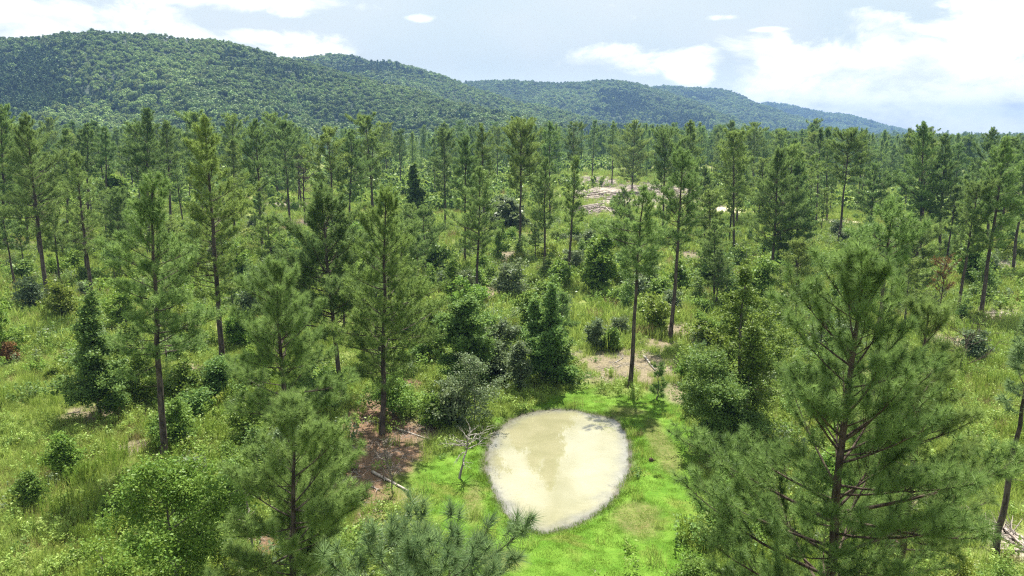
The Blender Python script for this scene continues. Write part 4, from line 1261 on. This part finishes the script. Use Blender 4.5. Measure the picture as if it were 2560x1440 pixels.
FIELD = [(0, 330, 'the left edge of the field'), (330, 520, 'the long bare trunk'), (520, 720, 'the round-topped pine'), (720, 900, 'the dark heavy pine'), (900, 1100, 'the straw-patch pine'), (1100, 1260, 'the round grey-green tree'),
         (1260, 1440, 'the dark conical tree'), (1440, 1620, 'the sandy-bank pine'), (1620, 1780, 'the scarred pine'), (1780, 2000, 'the tall conical tree'), (2000, 2300, 'the largest pine'), (2300, 2600, 'the right leaning pine')]
g = np.random.default_rng(66)
count = 0; tries = 0; used_first = set()
while count < 245 and tries < 20000:
    tries += 1
    y = 30 + 125 * g.random() ** .8; x = g.uniform(-.72, .72) * y
    xa, ya = np.array([x]), np.array([y])
    if lawn_mask(xa, ya)[0] > .05 or pond_sd(xa, ya)[0] < 1.5: continue
    pm = patch_masks(xa, ya)
    if max(p[0] for p in pm) > .35: continue
    px = 1280 + FPX * x / (y * CP)
    if not 0 < px < 2600: continue
    left_open = px < 330 and y < 60
    if left_open and g.random() < .85: continue
    if 2300 < px and y < 75 and g.random() < .8: continue
    if fbm(x / 14, y / 14, 91, 2) + g.normal(0, .1) < .40: continue
    if any((x - a) ** 2 + (y - b) ** 2 < 1.6 for a, b in placed[-260:]): continue
    placed.append((x, y)); count += 1
    pi = int(g.integers(0, len(sprot))); sp_, w = sprot[pi]
    s = g.uniform(.6, 1.45) * (1 if y < 70 else 1.2)
    nm = next(n for a, b, n in FIELD if a <= px < b or b == 2600)
    dist_w = 'close in front of' if y < 45 else 'near' if y < 65 else 'behind' if y < 95 else 'far behind'
    lb = '%s %s bush %s %s' % ('small' if s < .8 else 'large' if s > 1.08 else 'middling', w, dist_w, nm)
    loc = (x, y, float(ground_z(xa, ya)[0]) - .03); ss = (s, s, s * g.uniform(.85, 1.2))
    if pi not in used_first:
        used_first.add(pi); sp_.location = loc; sp_.scale = ss; sp_['label'] = lb; sp_['group'] = lb
    else:
        dup(sp_, loc, g.random() * 6.28, ss, lb, lb)

# ------------------------------------------------------------------ stuff: grass, weeds, far forest, hill wood
def blades(n, rad, h, w, seed, mat, bend=.3, name='grass_clump', hv=.5):
    g = np.random.default_rng(seed)
    a = g.random(n) * 6.28; r = rad * np.sqrt(g.random(n))
    root = np.c_[np.cos(a) * r, np.sin(a) * r, np.full(n, -.03)]
    hh = h * (1 - hv + hv * g.random(n) * 1.3)
    d = g.normal(0, bend, (n, 2))
    mid = root + np.c_[d * hh[:, None] * .35, hh * .6]; tip = root + np.c_[d * hh[:, None], hh]
    sd = unit(np.c_[g.normal(0, 1, (n, 2)), np.zeros(n)]) * w / 2
    V = np.stack([root - sd, root + sd, mid + sd * .8, tip, mid - sd * .8], 1).reshape(-1, 3)
    F = np.arange(n)[:, None] * 5
    quad = np.concatenate([F + 0, F + 1, F + 2, F + 4], 1); tri = np.concatenate([F + 4, F + 2, F + 3], 1)
    return new_obj(name, V, [quad, tri], M[mat], tint=np.repeat(g.random(n), 5))


def weeds(n, rad, h, size, seed, mat, name='weed_clump', stems=7):
    g = np.random.default_rng(seed)
    a = g.random(stems) * 6.28; r = rad * np.sqrt(g.random(stems))
    top = np.c_[np.cos(a) * r, np.sin(a) * r, h * (.55 + .5 * g.random(stems))]
    k = g.integers(0, stems, n); u = g.random(n) ** .6
    P = top[k] * np.c_[.55 + .45 * u, .55 + .45 * u, u] + g.normal(0, 1, (n, 3)) * [.07, .07, .03]
    P[:, 2] = np.maximum(P[:, 2], .02)
    V, F = leaves(P, size, g, .4)
    return new_obj(name, V, F, M[mat], tint=np.repeat(np.clip(.25 + .6 * u + g.normal(0, .15, n), 0, 1), 4))


def plumes(n, rad, h, seed, mat):
    """tall weeds with narrow feathery plumes"""
    g = np.random.default_rng(seed)
    P, D = [], []
    for i in range(n):
        a = g.random() * 6.28; r = rad * math.sqrt(g.random()); hh = h * g.uniform(.6, 1.15); ln = g.normal(0, .1, 2)
        for z in np.arange(.15, 1, .13):
            P.append([math.cos(a) * r + ln[0] * z * hh, math.sin(a) * r + ln[1] * z * hh, z * hh]); D.append([ln[0], ln[1], 1])
    V, F = needles(np.array(P), np.array(D), 9, .2, .022, g, .12, (8, 45))
    return new_obj('weed_plumes', V, F, M[mat], tint=np.repeat(g.random(len(P)), 27))


def frustum_pts(N, d0, d1, seed, margin=.76, power=2.0):
    g = np.random.default_rng(seed)
    y = (g.random(N) * (d1 ** power - d0 ** power) + d0 ** power) ** (1 / power)
    x = g.uniform(-margin, margin, N) * y + g.uniform(-4, 4, N)
    return x, y, g


def field_scatter(name, N, d0, d1, seed, protos, label, smin, smax, keep, power=2.0, fixed=None):
    x, y, g = frustum_pts(N, d0, d1, seed, power=power)
    pr = keep(x, y)
    k = g.random(N) < pr
    x, y = x[k], y[k]
    n = len(x)
    s = g.uniform(smin, smax, n)
    idx = g.integers(0, len(protos), n) if fixed is None else fixed(x, y, g)
    pts = np.c_[x, y, ground_z(x, y), s, g.random(n) * 6.28, idx]
    return scatter(name, pts, protos, label)


def no_bare(x, y, amt=.8):
    pm = patch_masks(x, y)
    return 1 - amt * np.clip(pm[0] + pm[1] + pm[2] + pm[3], 0, 1)


def off_pond(x, y): return (pond_sd(x, y) > .12).astype(float)


gr = [blades(70, .42, .62, .022, 1, 'grass'), blades(60, .5, .8, .022, 2, 'grass'), blades(55, .4, .5, .022, 3, 'grass'), blades(45, .45, .6, .02, 4, 'straw')]


def kgrass(x, y):
    return no_bare(x, y, .95) * (1 - .97 * lawn_mask(x, y)) * off_pond(x, y) * (.35 + .9 * sstep(.32, .58, fbm(x / 6, y / 6, 41, 3)))


field_scatter('field_grass', 17000, 17, 75, 11, gr, 'tall yellow-green grass growing over the field', .7, 1.25, kgrass, power=1.7,
              fixed=lambda x, y, g: np.where(g.random(len(x)) + (fbm(x / 9, y / 9, 61, 3) - .5) * 1.0 > .93, 3, g.integers(0, 3, len(x))))
gr2 = [blades(60, .7, .8, .05, 5, 'grass', name='grass_clump'), blades(55, .8, 1.0, .05, 6, 'grass'), blades(50, .7, .8, .05, 7, 'straw')]
field_scatter('distant_grass', 30000, 70, 340, 12, gr2, 'grass of the far field between the pines', .9, 1.7, kgrass, power=1.35,
              fixed=lambda x, y, g: np.where(g.random(len(x)) > .86, 2, g.integers(0, 2, len(x))))
wd = [weeds(90, .45, .75, .085, 8, 'weed'), weeds(80, .5, .55, .09, 9, 'weed'), weeds(90, .4, .95, .08, 10, 'leaf_mid'), weeds(80, .5, .6, .085, 11, 'leaf_yellow'), weeds(80, .5, .5, .085, 12, 'leaf_dark')]


def kweed(x, y):
    return no_bare(x, y, .9) * (1 - .99 * lawn_mask(x, y)) * off_pond(x, y) * (.2 + 1.1 * sstep(.42, .62, fbm(x / 7 + 30, y / 7, 43, 3)))


field_scatter('field_weeds', 15000, 17, 90, 13, wd, 'leafy weeds growing thick between the pines', .7, 1.35, kweed, power=1.7,
              fixed=lambda x, y, g: np.where(g.random(len(x)) < .72, g.integers(0, 2, len(x)), g.integers(2, 5, len(x))))
wd2 = [weeds(80, .8, 1.1, .17, 14, 'weed'), weeds(80, .8, 1.2, .17, 15, 'leaf_mid'), weeds(80, .9, 1.0, .17, 16, 'leaf_bright')]
field_scatter('distant_weeds', 12000, 85, 340, 14, wd2, 'leafy weeds and brush of the far field', .8, 1.7, kweed, power=1.5)
pl = [plumes(16, .5, 1.0, 17, 'dog_fennel'), plumes(14, .5, 1.25, 18, 'dog_fennel')]


def kpl(x, y):
    return no_bare(x, y, .9) * (1 - .99 * lawn_mask(x, y)) * off_pond(x, y) * sstep(.5, .62, fbm(x / 11 + 7, y / 11, 47, 3)) * np.where((x > -6) | (x < -14), 1, .4)


field_scatter('tall_weeds', 9000, 20, 200, 15, pl, 'feathery upright weeds in pale green drifts', .75, 1.3, kpl, power=1.5)
lw = [blades(70, .3, .085, .012, 21, 'lawn', .6), blades(70, .32, .11, .012, 22, 'lawn', .6), blades(60, .3, .06, .013, 23, 'lawn', .7)]
rngl = np.random.default_rng(91)
lx = rngl.uniform(-14, 24, 26000); ly = rngl.uniform(24, 66, 26000)
pm = patch_masks(lx, ly)
kp = rngl.random(26000) < lawn_mask(lx, ly) * (1 - .3 * pm[1] - .8 * pm[0]) * off_pond(lx, ly) * .85
lx, ly = lx[kp], ly[kp]
sdl = pond_sd(lx, ly)
scatter('pond_grass', np.c_[lx, ly, ground_z(lx, ly), rngl.uniform(.7, 1.2, len(lx)) * (1 + .5 * (1 - sstep(.3, 1.6, sdl))), rngl.random(len(lx)) * 6.28, rngl.integers(0, 3, len(lx))], lw,
        'short bright green grass round the pond')

ug = [weeds(110, .9, 1.2, .3, 19, 'leaf_mid'), weeds(110, 1.0, 1.0, .3, 20, 'weed'), weeds(110, .9, 1.3, .3, 22, 'leaf_dark')]


def kug(x, y):
    pxx = 1280 + FPX * x / (y * CP)
    return no_bare(x, y, .97) * (.25 + .9 * sstep(.38, .6, fbm(x / 30, y / 30, 49, 3))) * np.where((pxx > 1330) & (pxx < 1780) & (y < 345), .25, 1)


field_scatter('far_undergrowth', 14000, 190, 760, 16, ug, 'bushy undergrowth beneath the far pines', 1.3, 3.4, kug, power=1.5)

bt = [weeds(170, .7, 1.5, .12, 24, 'leaf_mid', stems=12), weeds(170, .75, 1.2, .12, 25, 'leaf_bright', stems=12), weeds(160, .8, 1.3, .12, 26, 'leaf_dark', stems=12), weeds(160, .7, 1.1, .12, 27, 'leaf_yellow', stems=12), weeds(160, .7, 1.4, .12, 28, 'leaf_grey', stems=12)]


def kbt(x, y):
    pxx = 1280 + FPX * x / (y * CP)
    open_ = ((pxx < 360) & (y < 62)) | ((pxx > 2200) & (y < 80)) | ((np.abs(pxx - 1640) < 220) & (y > 52) & (y < 105))
    return no_bare(x, y, 1.0) * (1 - lawn_mask(x, y)) * (pond_sd(x, y) > 1.2) * sstep(.42, .56, fbm(x / 10 + 3, y / 10, 57, 3)) * np.where(open_, .07, 1)


field_scatter('brush_thicket', 12000, 24, 175, 17, bt, 'knee to waist high leafy brush in thickets between the pines', .65, 1.35, kbt, power=1.5)

# little tussocks standing in the shallows at the head of the pond
tp_ = []
for px, py, n_, ex in ((1500, 1058, 9, .22), (1512, 1068, 22, .5), (1530, 1074, 16, .4), (1524, 1046, 10, .25), (1482, 1043, 8, .2)):
    cx, cy = px_at_z(px, py, WATER_Z)
    gq = np.random.default_rng(px)
    for _ in range(n_):
        tp_.append((cx + gq.normal(0, ex), cy + gq.normal(0, ex * 1.2), WATER_Z - .01, gq.uniform(.4, .8), gq.random() * 6.28, gq.integers(0, 2)))
scatter('water_grass', tp_, [blades(40, .22, .12, .014, 51, 'grass', .6), blades(40, .2, .09, .014, 52, 'weed', .6)], 'low tussocks of grass standing in the pond shallows')

# litter of sticks on the bare patches and in the slash
def sticks(n, rad, seed, mat):
    g = np.random.default_rng(seed); tb = Tubes()
    for i in range(n):
        a = g.random() * 6.28; r = rad * math.sqrt(g.random()); th = g.random() * 6.28; L = g.uniform(.2, .9)
        p = np.array([math.cos(a) * r, math.sin(a) * r, .02 + g.random() * .05]); d = np.array([math.cos(th), math.sin(th), g.normal(0, .12)])
        tb.add(np.array([p, p + d * L * .5 + g.normal(0, .03, 3), p + d * L]), [.014, .012, .006], 3)
    v, f = tb.arrays(); v[:, 2] = np.maximum(v[:, 2], 0)
    return new_obj('stick_litter', v, f, M[mat])


stk = [sticks(14, .6, 31, 'dead'), sticks(12, .6, 32, 'dead_dark'), sticks(12, .7, 33, 'log')]
sp_pts = []
g = np.random.default_rng(71)
for cx, cy, ex, ey, kd in PATCHES:
    if kd == 3 or cy > 420: continue
    n = int(min(260, ex * ey * (2.2 if cy < 100 else .9)))
    a = g.random(n) * 6.28; q = np.sqrt(g.random(n)) * 1.1
    x = cx + np.cos(a) * ex * q; y = cy + np.sin(a) * ey * q
    k = (lawn_mask(x, y) < .3) & (pond_sd(x, y) > .4)
    x, y = x[k], y[k]
    sp_pts.append(np.c_[x, y, ground_z(x, y), g.uniform(.6, 1.2, len(x)) * (1 if cy < 100 else 2.4), g.random(len(x)) * 6.28, g.integers(0, 3, len(x))])
scatter('stick_litter', np.concatenate(sp_pts), stk, 'twigs and slash littering the bare ground')

# far forest beyond the stand
ff = []
for i in range(6):
    g = np.random.default_rng(6000 + i)
    (tv, tf), (cv, cf, ti), T = pine_arrays(seed=6100 + i, h=18 + g.uniform(-2, 2), cr=g.uniform(2.2, 3.0), cb=g.uniform(.12, .4), lod=2, top='round' if i % 3 == 1 else 'cone', dense=.55)
    gg = np.random.default_rng(i)
    V, F = needles(T, np.tile([0, 0, 1.], (len(T), 1)) + gg.normal(0, .5, (len(T), 3)), 6, .75, .13, gg, .4, (10, 100))
    V = np.concatenate([V, tv]); F2 = tf + len(V) - len(tv)
    o = new_obj('far_pine', V, [F, F2], M[('needle', 'needle_dark', 'needle_olive')[i % 3]], tint=np.concatenate([np.repeat(gg.random(len(T) * 6), 3), np.zeros(len(tv))]))
    ff.append(o)
x, y, g = frustum_pts(12000, 300, 1000, 81, power=1.5)
k = g.random(12000) < .1 + .7 * sstep(.35, .6, fbm(x / 60, y / 60, 83, 3))
x, y = x[k], y[k]
x2, y2, g2 = frustum_pts(9000, 1000, 3000, 82, power=1.5)
x = np.concatenate([x, x2]); y = np.concatenate([y, y2])
pxx = 1280 + FPX * x / (y * CP)
k = ~((y > 470) & (pxx < 1300)) & ~((y > 360) & (pxx < 1300) & (np.random.default_rng(85).random(len(x)) < .45)) & ~((y > 800) & (pxx < 1500)) & ~((y > 1500) & (pxx < 1800)) & ~((y > 2200) & (pxx < 2050)) & ~((pxx > 1400) & (pxx < 1560) & (y < 420))
x, y = x[k], y[k]
g = np.random.default_rng(84)
scatter('far_forest', np.c_[x, y, base_z(x, y) - .3, (.5 + .62 * g.random(len(x)) ** .8) * np.where(y > 1000, 1.25, 1), g.random(len(x)) * 6.28, g.integers(0, 6, len(x))], ff, 'distant pine forest in front of the hills')


def crown_blob(seed, mat, conic=False):
    """a far tree crown: a lumpy head of leaf sprays, several metres across"""
    g = np.random.default_rng(seed)
    lobes = 11
    c = unit(g.normal(0, 1, (lobes, 3)) * [1, 1, .7]) * g.uniform(1.2, 3.0, (lobes, 1)); c[:, 2] = np.abs(c[:, 2]) * 1.1 + 4.5
    if conic:
        c = np.c_[g.normal(0, 1, (lobes, 2)), np.linspace(2, 9.5, lobes)]; c[:, :2] *= np.linspace(1.5, .5, lobes)[:, None]
    rr = g.uniform(1.1, 1.9, lobes) * (np.linspace(1.2, .5, lobes) if conic else 1)
    n = 420
    k = g.integers(0, lobes, n)
    d = unit(g.normal(0, 1, (n, 3)) + [0, 0, .35])
    P = c[k] + d * rr[k][:, None] * g.uniform(.75, 1.1, (n, 1))
    nm = unit(d + g.normal(0, .45, (n, 3)))
    a = unit(np.cross(nm, g.normal(0, 1, (n, 3)))); b = np.cross(nm, a)
    s = g.uniform(.35, .75, (n, 1))
    V = np.stack([P - a * s, P + b * s * .8, P + a * s, P - b * s * .8], 1).reshape(-1, 3)
    lt = np.clip(g.normal(.5, .2, lobes), 0, 1)
    # trunk
    tb = Tubes(); tb.add(np.array([[0, 0, -2.], [0, 0, 2], [.1, 0, 6]]), [.3, .25, .1], 5); tv, tf = tb.arrays()
    return new_obj('hill_tree', np.concatenate([V, tv]), [np.arange(n * 4).reshape(-1, 4), tf + len(V)], M[mat], tint=np.concatenate([np.repeat(np.clip(lt[k] + g.normal(0, .15, n), 0, 1), 4), np.zeros(len(tv))]))


hb = [crown_blob(700 + i, 'hill_leaf') for i in range(6)] + [crown_blob(710 + i, 'hill_pale') for i in range(3)] + [crown_blob(720 + i, 'hill_pine', True) for i in range(3)]
scatter('hill_forest', HILL_PTS, hb, 'unbroken broadleaf wood covering the hills')

# ------------------------------------------------------------------ haze
def build_haze():
    m = bpy.data.materials.new('summer_haze'); m.use_nodes = True
    m.node_tree.nodes.clear(); k = NT(m.node_tree)
    pv = k.node('ShaderNodeVolumePrincipled')
    pv.inputs['Color'].default_value = (.16, .28, .52, 1)
    pv.inputs['Density'].default_value = .0002
    pv.inputs['Anisotropy'].default_value = .2
    o = k.node('ShaderNodeOutputMaterial'); k.l.new(pv.outputs[0], o.inputs['Volume'])
    x0, x1, y0, y1, z0, z1 = -5400, 5400, -5400, 5400, -12, 228
    V = np.array([(x, y, z) for z in (z0, z1) for y in (y0, y1) for x in (x0, x1)], float)
    F = np.array([(0, 2, 3, 1), (4, 5, 7, 6), (0, 1, 5, 4), (1, 3, 7, 5), (3, 2, 6, 7), (2, 0, 4, 6)])
    h = new_obj('haze', V, F, m)
    h['kind'] = 'stuff'; h['label'] = 'pale blue summer haze over the far hills'
    h.display_type = 'WIRE'


build_haze()
print('polygons', sum(len(o.data.polygons) for o in bpy.data.objects if o.type == 'MESH'), 'objects', len(COL.objects))
